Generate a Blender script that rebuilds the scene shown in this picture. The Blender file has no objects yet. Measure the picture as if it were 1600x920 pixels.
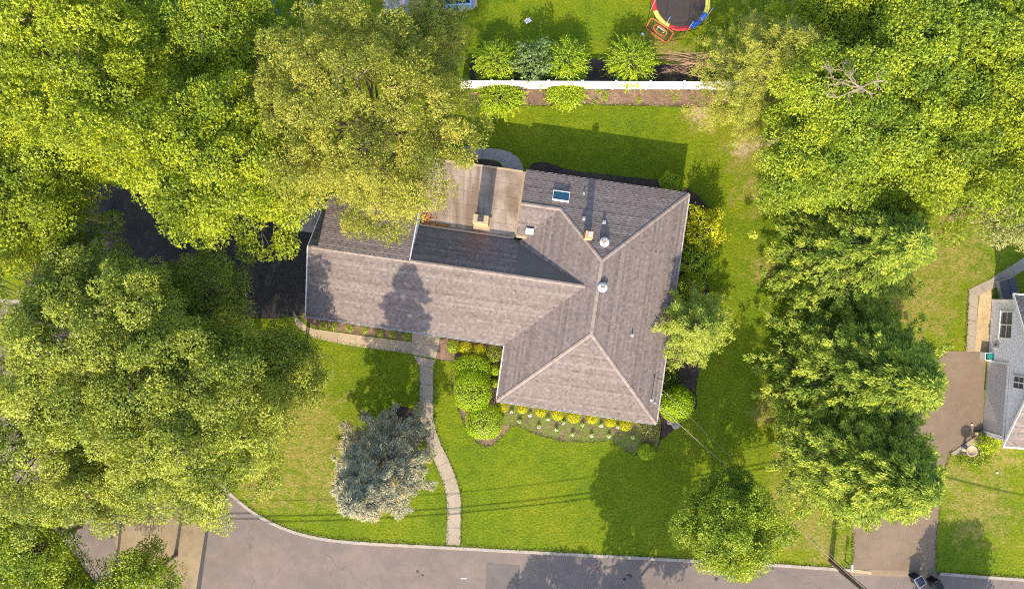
import bpy, bmesh, math, random
import numpy as np
from mathutils import Vector, Matrix, noise as mnoise

# ------------------------------------------------------------------ camera, sky, sun, exposure
SC = bpy.context.scene
COL = SC.collection
CAM_H = 53.3                      # drone height above the lawn, metres
PXM = 20.0                        # photograph pixels per metre on the ground
cam = bpy.data.cameras.new('camera'); camo = bpy.data.objects.new('camera', cam); COL.objects.link(camo)
camo.location = (0, 0, CAM_H); camo.rotation_euler = (0, 0, 0)
cam.sensor_width = 36.0; cam.lens = 36.0 * CAM_H * PXM / 1600.0
cam.clip_start = 0.5; cam.clip_end = 2000
SC.camera = camo

SUN_EL = math.radians(34.0)
SH_AZ = math.radians(7.5)         # shadows fall towards +Y, turned this much towards +X
sdir = Vector((math.sin(SH_AZ) * math.cos(SUN_EL), math.cos(SH_AZ) * math.cos(SUN_EL), -math.sin(SUN_EL)))
world = bpy.data.worlds.new('World'); SC.world = world; world.use_nodes = True
wn = world.node_tree; wn.nodes.clear()
wo = wn.nodes.new('ShaderNodeOutputWorld'); wb = wn.nodes.new('ShaderNodeBackground'); ws = wn.nodes.new('ShaderNodeTexSky')
ws.sky_type = 'NISHITA'; ws.sun_disc = False; ws.sun_elevation = SUN_EL
ws.sun_rotation = math.atan2(-sdir.x, -sdir.y)
ws.air_density = 1.0; ws.dust_density = 1.5; ws.ozone_density = 1.0
wb.inputs['Strength'].default_value = 0.15
wn.links.new(ws.outputs[0], wb.inputs[0]); wn.links.new(wb.outputs[0], wo.inputs[0])
sl = bpy.data.lights.new('sun', 'SUN'); sl.energy = 2.8; sl.angle = math.radians(0.55); sl.color = (1.0, 0.87, 0.67)
so = bpy.data.objects.new('sun', sl); COL.objects.link(so); so.rotation_euler = sdir.to_track_quat('-Z', 'Y').to_euler(); so.location = (0, -60, 60)
SC.view_settings.view_transform = 'Standard'; SC.view_settings.look = 'None'
SC.view_settings.gamma = 1.0; SC.view_settings.use_curve_mapping = False
SC.view_settings.exposure = 1.77
SC.cycles.use_denoising = False; SC.cycles.filter_width = 1.05
SC.cycles.max_bounces = 6; SC.cycles.transparent_max_bounces = 12

# ------------------------------------------------------------------ helpers
def W(px, py, h=0.0):
    """photo pixel -> world point at height h (the height comes from what the thing stands on)"""
    f = (1 - h / CAM_H) / PXM
    return Vector(((px - 800) * f, (460 - py) * f, h))
def tag(o, label=None, cat=None, group=None, kind=None):
    if label: o['label'] = label
    if cat: o['category'] = cat
    if group: o['group'] = group
    if kind: o['kind'] = kind
    return o
def empty(name, loc, label=None, cat=None, group=None, rz=0.0):
    o = bpy.data.objects.new(name, None); COL.objects.link(o); o.location = loc; o.rotation_euler[2] = rz
    o.empty_display_size = 0.3
    return tag(o, label, cat, group)
def link(name, me, mat=None, parent=None):
    o = bpy.data.objects.new(name, me); COL.objects.link(o)
    if mat is not None and len(me.materials) == 0: me.materials.append(mat)
    if parent is not None: o.parent = parent
    return o
def bm_obj(name, bm, mat=None, parent=None, smooth=False):
    me = bpy.data.meshes.new(name); bm.normal_update(); bm.to_mesh(me); bm.free()
    if smooth:
        for p in me.polygons: p.use_smooth = True
    return link(name, me, mat, parent)
def box(bm, c, s, rot=None, taper=1.0):
    cx, cy, cz = c; sx, sy, sz = s[0] / 2, s[1] / 2, s[2] / 2
    vs = []
    for dz in (-1, 1):
        k = taper if dz > 0 else 1.0
        for dx, dy in ((-1, -1), (1, -1), (1, 1), (-1, 1)):
            v = Vector((dx * sx * k, dy * sy * k, dz * sz))
            if rot is not None: v = rot @ v
            vs.append(bm.verts.new((cx + v.x, cy + v.y, cz + v.z)))
    a, b, c_, d, e, f, g, h = vs
    for q in ((d, c_, b, a), (e, f, g, h), (a, b, f, e), (b, c_, g, f), (c_, d, h, g), (d, a, e, h)): bm.faces.new(q)
def tube(bm, pts, rad, seg=8, cap=True):
    pts = [Vector(p) for p in pts]; n = len(pts)
    if not hasattr(rad, '__len__'): rad = [rad] * n
    rings = []
    ref = None
    for i, p in enumerate(pts):
        t = (pts[min(i + 1, n - 1)] - pts[max(i - 1, 0)]).normalized()
        if ref is None or abs(ref.dot(t)) > 0.95: ref = Vector((0, 0, 1)) if abs(t.z) < 0.9 else Vector((1, 0, 0))
        u = t.cross(ref).normalized(); v = t.cross(u).normalized(); ref = v.cross(t) * -1 if False else ref
        rings.append([bm.verts.new(p + (u * math.cos(2 * math.pi * k / seg) + v * math.sin(2 * math.pi * k / seg)) * rad[i]) for k in range(seg)])
    for a, b in zip(rings[:-1], rings[1:]):
        for k in range(seg): bm.faces.new((a[k], a[(k + 1) % seg], b[(k + 1) % seg], b[k]))
    if cap:
        bm.faces.new(rings[0][::-1]); bm.faces.new(rings[-1])
def lathe(bm, c, prof, seg=20):
    rings = [[bm.verts.new((c[0] + r * math.cos(2 * math.pi * k / seg), c[1] + r * math.sin(2 * math.pi * k / seg), c[2] + z)) for k in range(seg)] for r, z in prof]
    for a, b in zip(rings[:-1], rings[1:]):
        for k in range(seg): bm.faces.new((a[k], a[(k + 1) % seg], b[(k + 1) % seg], b[k]))
    bm.faces.new(rings[0][::-1]); bm.faces.new(rings[-1])
def smooth_pts(pts, it=2, closed=True):
    for _ in range(it):
        out = []
        n = len(pts)
        rng_ = range(n) if closed else range(n - 1)
        for i in rng_:
            a, b = pts[i], pts[(i + 1) % n]
            out.append((a[0] * .75 + b[0] * .25, a[1] * .75 + b[1] * .25)); out.append((a[0] * .25 + b[0] * .75, a[1] * .25 + b[1] * .75))
        if not closed: out = [pts[0]] + out + [pts[-1]]
        pts = out
    return pts
def densify(pts, step, jit, rnd, closed=True):
    out = []; n = len(pts)
    for i in range(n if closed else n - 1):
        a, b = pts[i], pts[(i + 1) % n]; d = math.hypot(b[0] - a[0], b[1] - a[1]); k = max(1, int(d / step))
        for j in range(k):
            t = j / k; out.append((a[0] + (b[0] - a[0]) * t + rnd.uniform(-jit, jit), a[1] + (b[1] - a[1]) * t + rnd.uniform(-jit, jit)))
    if not closed: out.append(pts[-1])
    return out
def sheet(name, pts, z, mat, thick=0.0, parent=None, kind='structure', zf=None):
    """a flat polygon (world xy) with optional skirt downward"""
    if sum(p[0] * q[1] - q[0] * p[1] for p, q in zip(pts, pts[1:] + pts[:1])) < 0: pts = pts[::-1]
    bm = bmesh.new()
    vs = [bm.verts.new((x, y, z if zf is None else zf(x, y))) for x, y in pts]
    f = bm.faces.new(vs)
    if thick > 0:
        lo = [bm.verts.new((v.co.x, v.co.y, v.co.z - thick)) for v in vs]
        for i in range(len(vs)):
            j = (i + 1) % len(vs); bm.faces.new((vs[i], lo[i], lo[j], vs[j]))
    bmesh.ops.triangulate(bm, faces=[f])
    o = bm_obj(name, bm, mat, parent)
    if kind and parent is None: o['kind'] = kind
    return o
def gp(lst): return [tuple(W(x, y)[:2]) for x, y in lst]

# ------------------------------------------------------------------ materials
def new_mat(name):
    m = bpy.data.materials.new(name); m.use_nodes = True; nt = m.node_tree
    b = nt.nodes['Principled BSDF']; b.inputs['Roughness'].default_value = 0.85
    b.inputs['Specular IOR Level'].default_value = 0.12
    return m, nt, b
def N(nt, t, **kw):
    n = nt.nodes.new(t)
    for k, v in kw.items():
        if k in n.inputs: n.inputs[k].default_value = v
        else: setattr(n, k, v)
    return n
def noise_n(nt, vec, scale, detail=4, rough=0.55, dist=0.0):
    n = N(nt, 'ShaderNodeTexNoise'); n.inputs['Scale'].default_value = scale; n.inputs['Detail'].default_value = detail
    n.inputs['Roughness'].default_value = rough; n.inputs['Distortion'].default_value = dist
    if vec is not None: nt.links.new(vec, n.inputs['Vector'])
    return n.outputs['Fac']
def ramp(nt, fac, stops, interp='LINEAR'):
    r = N(nt, 'ShaderNodeValToRGB'); r.color_ramp.interpolation = interp
    e = r.color_ramp.elements
    while len(e) < len(stops): e.new(0.5)
    for i, (p, c) in enumerate(stops):
        e[i].position = p; e[i].color = (*c, 1) if len(c) == 3 else c
    nt.links.new(fac, r.inputs[0]); return r.outputs[0]
def mixc(nt, fac, a, b, mode='MIX'):
    m = N(nt, 'ShaderNodeMix', data_type='RGBA', blend_type=mode)
    for s, v in ((0, fac), (6, a), (7, b)):
        if isinstance(v, (int, float)): m.inputs[s].default_value = v
        elif isinstance(v, tuple): m.inputs[s].default_value = (*v, 1)
        else: nt.links.new(v, m.inputs[s])
    return m.outputs[2]
def math_n(nt, op, a, b=None, c=None, clamp=False):
    m = N(nt, 'ShaderNodeMath', operation=op); m.use_clamp = clamp
    for i, v in enumerate((a, b, c)):
        if v is None: continue
        if isinstance(v, (int, float)): m.inputs[i].default_value = v
        else: nt.links.new(v, m.inputs[i])
    return m.outputs[0]
def bump(nt, b, h, strength, dist):
    n = N(nt, 'ShaderNodeBump'); n.inputs['Strength'].default_value = strength; n.inputs['Distance'].default_value = dist
    nt.links.new(h, n.inputs['Height']); nt.links.new(n.outputs[0], b.inputs['Normal'])
def pos(nt): return N(nt, 'ShaderNodeNewGeometry').outputs['Position']
def plain(name, col, rough=0.6, var=0.12, scale=3.0, metal=0.0, spec=0.3):
    m, nt, b = new_mat(name); p = pos(nt)
    f = noise_n(nt, p, scale, 6, 0.65)
    lo = tuple(c * (1 - var) for c in col); hi = tuple(min(1, c * (1 + var)) for c in col)
    nt.links.new(ramp(nt, f, [(0.3, lo), (0.7, hi)]), b.inputs['Base Color'])
    b.inputs['Roughness'].default_value = rough; b.inputs['Metallic'].default_value = metal; b.inputs['Specular IOR Level'].default_value = spec
    return m
def ground_mat(name, cols, big=0.15, mid=1.2, fine=9.0, finec=0.35, bstr=0.5, bdist=0.03, extra=None):
    """cols: three base colours spread by large noise; fine noise modulates value"""
    m, nt, b = new_mat(name); p = pos(nt)
    f1 = noise_n(nt, p, big, 3, 0.6); f2 = noise_n(nt, p, mid, 5, 0.65)
    f = math_n(nt, 'ADD', math_n(nt, 'MULTIPLY', f1, 0.55), math_n(nt, 'MULTIPLY', f2, 0.45))
    c = ramp(nt, f, [(0.36, cols[0]), (0.5, cols[1]), (0.64, cols[2])])
    if extra: c = extra(nt, p, c)
    f3 = noise_n(nt, p, fine, 3, 0.7)
    g = ramp(nt, f3, [(0.25, (1 - finec,) * 3), (0.75, (1 + finec,) * 3)])
    c = mixc(nt, 1.0, c, g, 'MULTIPLY')
    nt.links.new(c, b.inputs['Base Color'])
    bump(nt, b, f3, bstr, bdist)
    return m
def patch_mask(nt, p, spots, nscale=0.5, amt=1.0):
    """soft irregular patches round given ground spots (x, y, radius)"""
    tot = None
    nz = noise_n(nt, p, nscale, 4, 0.65)
    for x, y, r in spots:
        vm = N(nt, 'ShaderNodeVectorMath', operation='DISTANCE'); nt.links.new(p, vm.inputs[0]); vm.inputs[1].default_value = (x, y, 0)
        d = math_n(nt, 'DIVIDE', vm.outputs['Value'], r)
        d = math_n(nt, 'ADD', d, math_n(nt, 'MULTIPLY', math_n(nt, 'SUBTRACT', nz, 0.5), 3.6))
        k = math_n(nt, 'SUBTRACT', 1.0, d, clamp=True)
        tot = k if tot is None else math_n(nt, 'MAXIMUM', tot, k)
    return math_n(nt, 'MULTIPLY', tot, amt, clamp=True)

def lawn_extra(nt, p, c):
    dry = [(*W(x, y)[:2], r / 20) for x, y, r in ((480, 690, 90), (455, 640, 80), (500, 750, 60), (420, 760, 60), (1105, 175, 38), (1165, 235, 45), (1185, 300, 40), (1195, 420, 35), (1270, 820, 55), (1250, 770, 60), (1290, 850, 40), (1440, 470, 80), (1480, 400, 80), (1530, 480, 40), (1490, 740, 40), (1560, 710, 45), (1530, 790, 70), (1195, 640, 30), (1040, 70, 35))]
    k = patch_mask(nt, p, dry, 0.9, 1.5)
    f = noise_n(nt, p, 2.2, 5, 0.7)
    k = math_n(nt, 'MULTIPLY', k, ramp(nt, f, [(0.35, (0.1,) * 3), (0.62, (1,) * 3)]))
    c = mixc(nt, k, c, (0.21, 0.165, 0.045))
    w1 = noise_n(nt, p, 1.7, 6, .75); c = mixc(nt, ramp(nt, w1, [(0.56, (0, 0, 0)), (0.64, (0.55,) * 3)]), c, (0.055, 0.100, 0.006))      # clover
    w2 = noise_n(nt, p, 3.1, 5, .8); c = mixc(nt, ramp(nt, w2, [(0.60, (0, 0, 0)), (0.70, (0.6,) * 3)]), c, (0.20, 0.185, 0.03))          # bleached tufts
    bare = [(*W(x, y)[:2], r / 20) for x, y, r in ((1095, 178, 24), (1160, 232, 20), (1110, 150, 20), (1185, 225, 16))]
    k2 = patch_mask(nt, p, bare, 2.6, 1.1)
    return mixc(nt, k2, c, (0.30, 0.225, 0.125))
M_LAWN = ground_mat('lawn_grass', [(0.065, 0.105, 0.003), (0.104, 0.140, 0.003), (0.150, 0.162, 0.006)], 0.12, 1.1, 6.5, 0.50, 1.0, 0.07, lawn_extra)
M_SOIL = ground_mat('soil', [(0.07, 0.055, 0.035), (0.10, 0.075, 0.045), (0.14, 0.10, 0.06)])
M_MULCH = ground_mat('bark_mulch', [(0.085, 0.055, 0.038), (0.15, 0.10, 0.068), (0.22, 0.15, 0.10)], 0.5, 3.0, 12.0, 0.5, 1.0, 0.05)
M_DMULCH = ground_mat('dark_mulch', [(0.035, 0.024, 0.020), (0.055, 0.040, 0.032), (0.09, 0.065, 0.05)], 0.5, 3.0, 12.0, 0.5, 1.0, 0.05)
def moss(nt, p, c):
    f = noise_n(nt, p, 1.1, 6, 0.7)
    return mixc(nt, ramp(nt, f, [(0.40, (0, 0, 0)), (0.54, (1, 1, 1))]), c, (0.115, 0.140, 0.028))
M_WEEDBED = ground_mat('weedy_mulch', [(0.08, 0.055, 0.036), (0.13, 0.09, 0.06), (0.19, 0.13, 0.085)], 0.5, 3.0, 12.0, 0.5, 1.0, 0.05, moss)
def road_extra(nt, p, c):
    f = noise_n(nt, p, 0.35, 5, 0.7, 0.6)
    c = mixc(nt, ramp(nt, f, [(0.42, (0, 0, 0)), (0.66, (0.9, 0.9, 0.9))]), c, (0.128, 0.108, 0.096))
    # hairline cracks
    v = N(nt, 'ShaderNodeTexVoronoi', feature='DISTANCE_TO_EDGE'); v.inputs['Scale'].default_value = 0.16
    w = N(nt, 'ShaderNodeVectorMath', operation='ADD'); nt.links.new(p, w.inputs[0])
    nz = N(nt, 'ShaderNodeTexNoise'); nz.inputs['Scale'].default_value = 0.8; nz.inputs['Detail'].default_value = 5
    nt.links.new(p, nz.inputs['Vector']); nt.links.new(nz.outputs['Color'], w.inputs[1]); nt.links.new(w.outputs[0], v.inputs['Vector'])
    k = ramp(nt, v.outputs['Distance'], [(0.0, (0.5,) * 3), (0.004, (0, 0, 0))])
    return mixc(nt, k, c, (0.06, 0.052, 0.05))
M_ROAD = ground_mat('asphalt_road', [(0.135, 0.108, 0.093), (0.162, 0.129, 0.111), (0.184, 0.147, 0.123)], 0.2, 1.5, 24.0, 0.22, 0.4, 0.01, road_extra)
M_PATCH = ground_mat('asphalt_patch', [(0.10, 0.085, 0.080), (0.115, 0.10, 0.092), (0.13, 0.112, 0.10)], 0.4, 2, 24.0, 0.22, 0.4, 0.01)
M_TANROAD = ground_mat('tan_pavement', [(0.166, 0.122, 0.074), (0.211, 0.160, 0.099), (0.243, 0.186, 0.118)], 0.3, 1.8, 20.0, 0.25, 0.4, 0.01)
M_DARKMARK = plain('dark_road_mark', (0.035, 0.032, 0.034), 0.7)
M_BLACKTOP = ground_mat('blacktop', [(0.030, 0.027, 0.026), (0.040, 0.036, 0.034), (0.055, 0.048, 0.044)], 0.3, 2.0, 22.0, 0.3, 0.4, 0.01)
M_BROWNTOP = ground_mat('brown_blacktop', [(0.139, 0.103, 0.071), (0.166, 0.122, 0.084), (0.190, 0.141, 0.099)], 0.25, 1.5, 24.0, 0.2, 0.35, 0.01)
M_CONC = ground_mat('concrete', [(0.226, 0.184, 0.136), (0.270, 0.222, 0.164), (0.302, 0.250, 0.182)], 0.6, 3, 25.0, 0.12, 0.25, 0.008)
M_CONCY = ground_mat('buff_concrete', [(0.272, 0.211, 0.129), (0.313, 0.245, 0.156), (0.340, 0.272, 0.177)], 0.6, 3, 25.0, 0.12, 0.25, 0.008)
M_GCONC = ground_mat('grey_concrete', [(0.24, 0.21, 0.185), (0.29, 0.26, 0.23), (0.33, 0.29, 0.26)], 0.6, 3, 25.0, 0.12, 0.25, 0.008)
M_KERB = ground_mat('kerb_concrete', [(0.233, 0.201, 0.168), (0.284, 0.246, 0.207), (0.323, 0.278, 0.233)], 0.8, 4, 22.0, 0.18, 0.3, 0.01)
M_SAND = ground_mat('sandy_soil', [(0.30, 0.22, 0.12), (0.37, 0.27, 0.15), (0.43, 0.32, 0.18)], 0.6, 3, 18.0, 0.3, 0.5, 0.02)

def shingle_mat(name, cols, seed=0.0):
    m, nt, b = new_mat(name)
    at = N(nt, 'ShaderNodeAttribute', attribute_name='tint'); p = pos(nt)
    c = ramp(nt, at.outputs['Fac'], [(0.0, cols[0]), (0.5, cols[1]), (1.0, cols[2])])
    f = noise_n(nt, p, 0.45, 5, 0.65)
    c = mixc(nt, 1.0, c, ramp(nt, f, [(0.3, (0.94, 0.94, 0.95)), (0.7, (1.05, 1.04, 1.03))]), 'MULTIPLY')
    f2 = noise_n(nt, p, 40.0, 2, 0.6)
    c = mixc(nt, 1.0, c, ramp(nt, f2, [(0.3, (0.85,) * 3), (0.7, (1.15,) * 3)]), 'MULTIPLY')
    nt.links.new(c, b.inputs['Base Color']); b.inputs['Roughness'].default_value = 0.92
    bump(nt, b, f2, 0.3, 0.01)
    return m
M_SHINGLE = shingle_mat('roof_shingle', [(0.087, 0.072, 0.065), (0.148, 0.120, 0.108), (0.208, 0.170, 0.154)])
M_CAP = shingle_mat('ridge_shingle', [(0.189, 0.153, 0.128), (0.236, 0.191, 0.160), (0.273, 0.223, 0.188)])
M_DECK = plain('roof_deck', (0.11, 0.09, 0.075), 0.9)
M_WHITE = plain('white_paint', (0.74, 0.70, 0.66), 0.5, 0.06)
M_VINYL = plain('white_vinyl', (0.66, 0.63, 0.61), 0.4, 0.04, 1.5)
M_VENT = plain('vent_enamel', (.50, .48, .46), .45, .1, 6)
M_SIDING = plain('house_siding', (0.50, 0.45, 0.38), 0.7)
M_GLASS, _nt, _b = new_mat('window_glass'); _b.inputs['Base Color'].default_value = (0.05, 0.07, 0.08, 1); _b.inputs['Roughness'].default_value = 0.08; _b.inputs['Specular IOR Level'].default_value = 0.6
M_SKYGLASS, _nt, _b = new_mat('skylight_glass'); _b.inputs['Base Color'].default_value = (0.012, 0.055, 0.09, 1); _b.inputs['Roughness'].default_value = 0.12; _b.inputs['Specular IOR Level'].default_value = 0.5
M_METAL = plain('galvanised_metal', (0.40, 0.39, 0.38), 0.4, 0.1, 4, 0.35)
M_DARKMETAL = plain('dark_metal', (0.04, 0.04, 0.045), 0.5)
M_BARK = ground_mat('bark', [(0.119, 0.085, 0.060), (0.187, 0.136, 0.093), (0.272, 0.204, 0.145)], 1.0, 5.0, 20.0, 0.4, 0.8, 0.03)
M_DEADWOOD = ground_mat('dead_wood', [(0.161, 0.124, 0.099), (0.211, 0.167, 0.130), (0.260, 0.211, 0.167)], 1.0, 5.0, 20.0, 0.3, 0.6, 0.02)
M_REDTWIG = ground_mat('dry_twigs', [(0.20, 0.11, 0.075), (0.28, 0.16, 0.11), (0.34, 0.21, 0.15)], 1.0, 5.0, 20.0, 0.3, 0.6, 0.02)
M_POLE = ground_mat('weathered_pole', [(0.11, 0.07, 0.045), (0.16, 0.105, 0.068), (0.22, 0.15, 0.10)], 1.0, 5.0, 20.0, 0.3, 0.6, 0.02)
def brick_mat(name, c1, c2, mortar):
    m, nt, b = new_mat(name)
    tc = N(nt, 'ShaderNodeTexCoord'); br = N(nt, 'ShaderNodeTexBrick')
    mp = N(nt, 'ShaderNodeMapping'); mp.inputs['Rotation'].default_value = (math.pi / 2, 0, 0)
    nt.links.new(tc.outputs['Object'], mp.inputs[0]); nt.links.new(mp.outputs[0], br.inputs['Vector'])
    br.inputs['Scale'].default_value = 1.0; br.inputs['Brick Width'].default_value = 0.22; br.inputs['Row Height'].default_value = 0.075; br.inputs['Mortar Size'].default_value = 0.008
    br.inputs['Color1'].default_value = (*c1, 1); br.inputs['Color2'].default_value = (*c2, 1); br.inputs['Mortar'].default_value = (*mortar, 1)
    nt.links.new(br.outputs['Color'], b.inputs['Base Color']); bump(nt, b, br.outputs['Fac'], -0.4, 0.01)
    return m
M_BRICK = brick_mat('chimney_brick', (0.42, 0.20, 0.085), (0.50, 0.27, 0.12), (0.42, 0.36, 0.28))

def leaf_mat(name, cols, trans=0.26, tcol=None, rough=0.48, spec=0.30):
    """cols: dark, mid, light leaf colours picked by each leaf's own tint"""
    m, nt, b = new_mat(name)
    at = N(nt, 'ShaderNodeAttribute', attribute_name='tint')
    st = [(i / (len(cols) - 1), c) for i, c in enumerate(cols)]
    c = ramp(nt, at.outputs['Fac'], st)
    nt.links.new(c, b.inputs['Base Color']); b.inputs['Roughness'].default_value = rough; b.inputs['Specular IOR Level'].default_value = spec
    tr = N(nt, 'ShaderNodeBsdfTranslucent')
    nt.links.new(mixc(nt, 1.0, c, tcol or (1.25, 1.15, 0.55), 'MULTIPLY'), tr.inputs['Color'])
    mx = N(nt, 'ShaderNodeMixShader'); mx.inputs[0].default_value = trans
    nt.links.new(b.outputs[0], mx.inputs[1]); nt.links.new(tr.outputs[0], mx.inputs[2])
    out = [n for n in nt.nodes if n.type == 'OUTPUT_MATERIAL'][0]
    nt.links.new(mx.outputs[0], out.inputs['Surface'])
    return m
L_MAPLE = leaf_mat('maple_leaf', [(0.112, 0.163, 0.007), (0.236, 0.292, 0.008), (0.348, 0.387, 0.012)])
L_OLIVE = leaf_mat('olive_leaf', [(0.116, 0.140, 0.017), (0.249, 0.273, 0.031), (0.383, 0.398, 0.061), (0.428, 0.385, 0.061)], 0.4)
L_OAK = leaf_mat('oak_leaf', [(0.117, 0.164, 0.017), (0.244, 0.283, 0.029), (0.381, 0.410, 0.046)], 0.3)
L_GREEN = leaf_mat('green_leaf', [(0.103, 0.166, 0.011), (0.207, 0.284, 0.014), (0.340, 0.391, 0.018)])
L_HEM = leaf_mat('hemlock_spray', [(0.058, 0.108, 0.016), (0.189, 0.257, 0.029), (0.493, 0.527, 0.065)], 0.28, None, 0.6, 0.12)
L_SPRUCE = leaf_mat('blue_spruce_needle', [(0.105, 0.107, 0.079), (0.209, 0.202, 0.132), (0.407, 0.375, 0.222), (0.296, 0.202, 0.063)], 0.12, (1, 1, 0.9), 0.7, 0.08)
L_PINE = leaf_mat('pine_needle', [(0.138, 0.161, 0.020), (0.266, 0.285, 0.031), (0.376, 0.371, 0.047)], 0.25)
L_YEL = leaf_mat('golden_leaf', [(0.283, 0.299, 0.006), (0.508, 0.508, 0.008), (0.658, 0.628, 0.011)], 0.3)
L_BUSH = leaf_mat('shrub_leaf', [(0.138, 0.224, 0.011), (0.305, 0.410, 0.013), (0.485, 0.568, 0.016)], 0.3)
L_HEDGE = leaf_mat('clipped_leaf', [(0.167, 0.275, 0.008), (0.322, 0.456, 0.011), (0.455, 0.576, 0.013)], 0.3)
L_SAGE = leaf_mat('sage_leaf', [(0.091, 0.154, 0.049), (0.161, 0.238, 0.070), (0.266, 0.336, 0.119)], 0.3)
L_FEATHER = leaf_mat('feathery_leaf', [(0.104, 0.152, 0.016), (0.259, 0.313, 0.031), (0.389, 0.428, 0.051)], 0.3)
L_PALE = leaf_mat('pale_leaf', [(0.154, 0.182, 0.049), (0.266, 0.280, 0.084), (0.364, 0.364, 0.126)], 0.3)
L_WHITE = leaf_mat('white_petal', [(0.62, 0.55, 0.52), (0.78, 0.72, 0.70), (0.85, 0.80, 0.76)], 0.2, (1, 1, 1))
L_DRY = leaf_mat('fallen_leaf', [(0.22, 0.075, 0.02), (0.36, 0.14, 0.025), (0.46, 0.22, 0.05)], 0.15, (1, 1, 1))

# ------------------------------------------------------------------ foliage
def unit(v): return v / np.maximum(np.linalg.norm(v, axis=-1, keepdims=True), 1e-6)
def leaves_mesh(name, P, D, Nn, length, width, tint):
    """one rhombic leaf face per point: P base, D direction, Nn approximate normal"""
    n = len(P); D = unit(D); S = unit(np.cross(D, Nn)); Nn = np.cross(S, D)
    L = np.asarray(length).reshape(-1, 1) * np.ones((n, 1)); Wd = np.asarray(width).reshape(-1, 1) * np.ones((n, 1))
    k = 3 if n > 9000 else 4                  # big crowns: one triangle a leaf; small plants: a rhombic leaf
    V = np.empty((n, k, 3), np.float32)
    mid = P + D * L * 0.30 + Nn * L * 0.06
    if k == 3:
        V[:, 0] = mid + S * Wd * 0.55; V[:, 1] = mid - S * Wd * 0.55 - D * L * 0.18; V[:, 2] = P + D * L - Nn * L * 0.10
    else:
        V[:, 0] = P; V[:, 2] = P + D * L - Nn * L * 0.10; V[:, 1] = mid + S * Wd * 0.5; V[:, 3] = mid - S * Wd * 0.5
    me = bpy.data.meshes.new(name)
    me.vertices.add(k * n); me.vertices.foreach_set('co', V.reshape(-1))
    me.loops.add(k * n); me.loops.foreach_set('vertex_index', np.arange(k * n, dtype=np.int32))
    me.polygons.add(n); me.polygons.foreach_set('loop_start', np.arange(0, k * n, k, dtype=np.int32))
    me.update(calc_edges=True)
    a = me.attributes.new('tint', 'FLOAT', 'FACE'); a.data.foreach_set('value', np.clip(tint, 0, 1).astype(np.float32))
    return me
def rdir(rng, n, zmin=-1.0):
    z = rng.uniform(zmin, 1, n); a = rng.uniform(0, 2 * np.pi, n); r = np.sqrt(np.maximum(0, 1 - z * z))
    return np.stack([r * np.cos(a), r * np.sin(a), z], 1)
def make_lobes(rng, R, zc, hz, n=11):
    """overlapping lobes that give the crown its uneven outline; first one is the core"""
    lob = [(0, 0, zc, R * 0.66, R * 0.66, hz * 0.74)]
    nr = n + 4
    for i in range(nr):                                  # rim boughs
        a = 2 * math.pi * (i + rng.uniform(-0.35, 0.35)) / nr
        rr = R * rng.uniform(0.55, 0.82); z = zc + hz * rng.uniform(-0.5, 0.25)
        s = R * rng.uniform(0.17, 0.30)
        lob.append((rr * math.cos(a), rr * math.sin(a), z, s, s * rng.uniform(.8, 1.2), s * rng.uniform(0.55, 0.9)))
    m = int(n * 4.2)
    for i in range(m):                                   # boughs over the dome, at uneven heights
        a = i * 2.39996 + rng.uniform(-.35, .35); q = math.sqrt((i + .5) / m) * 0.70
        rr = R * q * rng.uniform(.85, 1.15); s = R * rng.uniform(0.115, 0.22)
        z = zc + hz * (0.86 * math.sqrt(max(0, 1 - q * q)) - 0.10 + rng.uniform(-0.24, 0.17))
        lob.append((rr * math.cos(a), rr * math.sin(a), z, s * rng.uniform(.8, 1.25), s * rng.uniform(.8, 1.25), s * rng.uniform(0.5, 0.8)))
    return np.array(lob)
def lobe_points(rng, lob, n, zmin=-0.35, inner=0.8):
    area = lob[:, 3] * lob[:, 5]; pr = area / area.sum()
    out = []; nor = []
    while sum(len(o) for o in out) < n:
        k = rng.choice(len(lob), n, p=pr); d = rdir(rng, n, zmin)
        s = lob[k, 3:6]; p = lob[k, :3] + d * s * rng.uniform(0.82, 1.03, (n, 1))
        q = (p[:, None, :] - lob[None, :, :3]) / lob[None, :, 3:6]
        dist = np.linalg.norm(q, axis=2); dist[np.arange(n), k] = 9
        ok = dist.min(1) > inner
        out.append(p[ok]); nor.append(unit(d / s)[ok])
    return np.concatenate(out)[:n], np.concatenate(nor)[:n]
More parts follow.
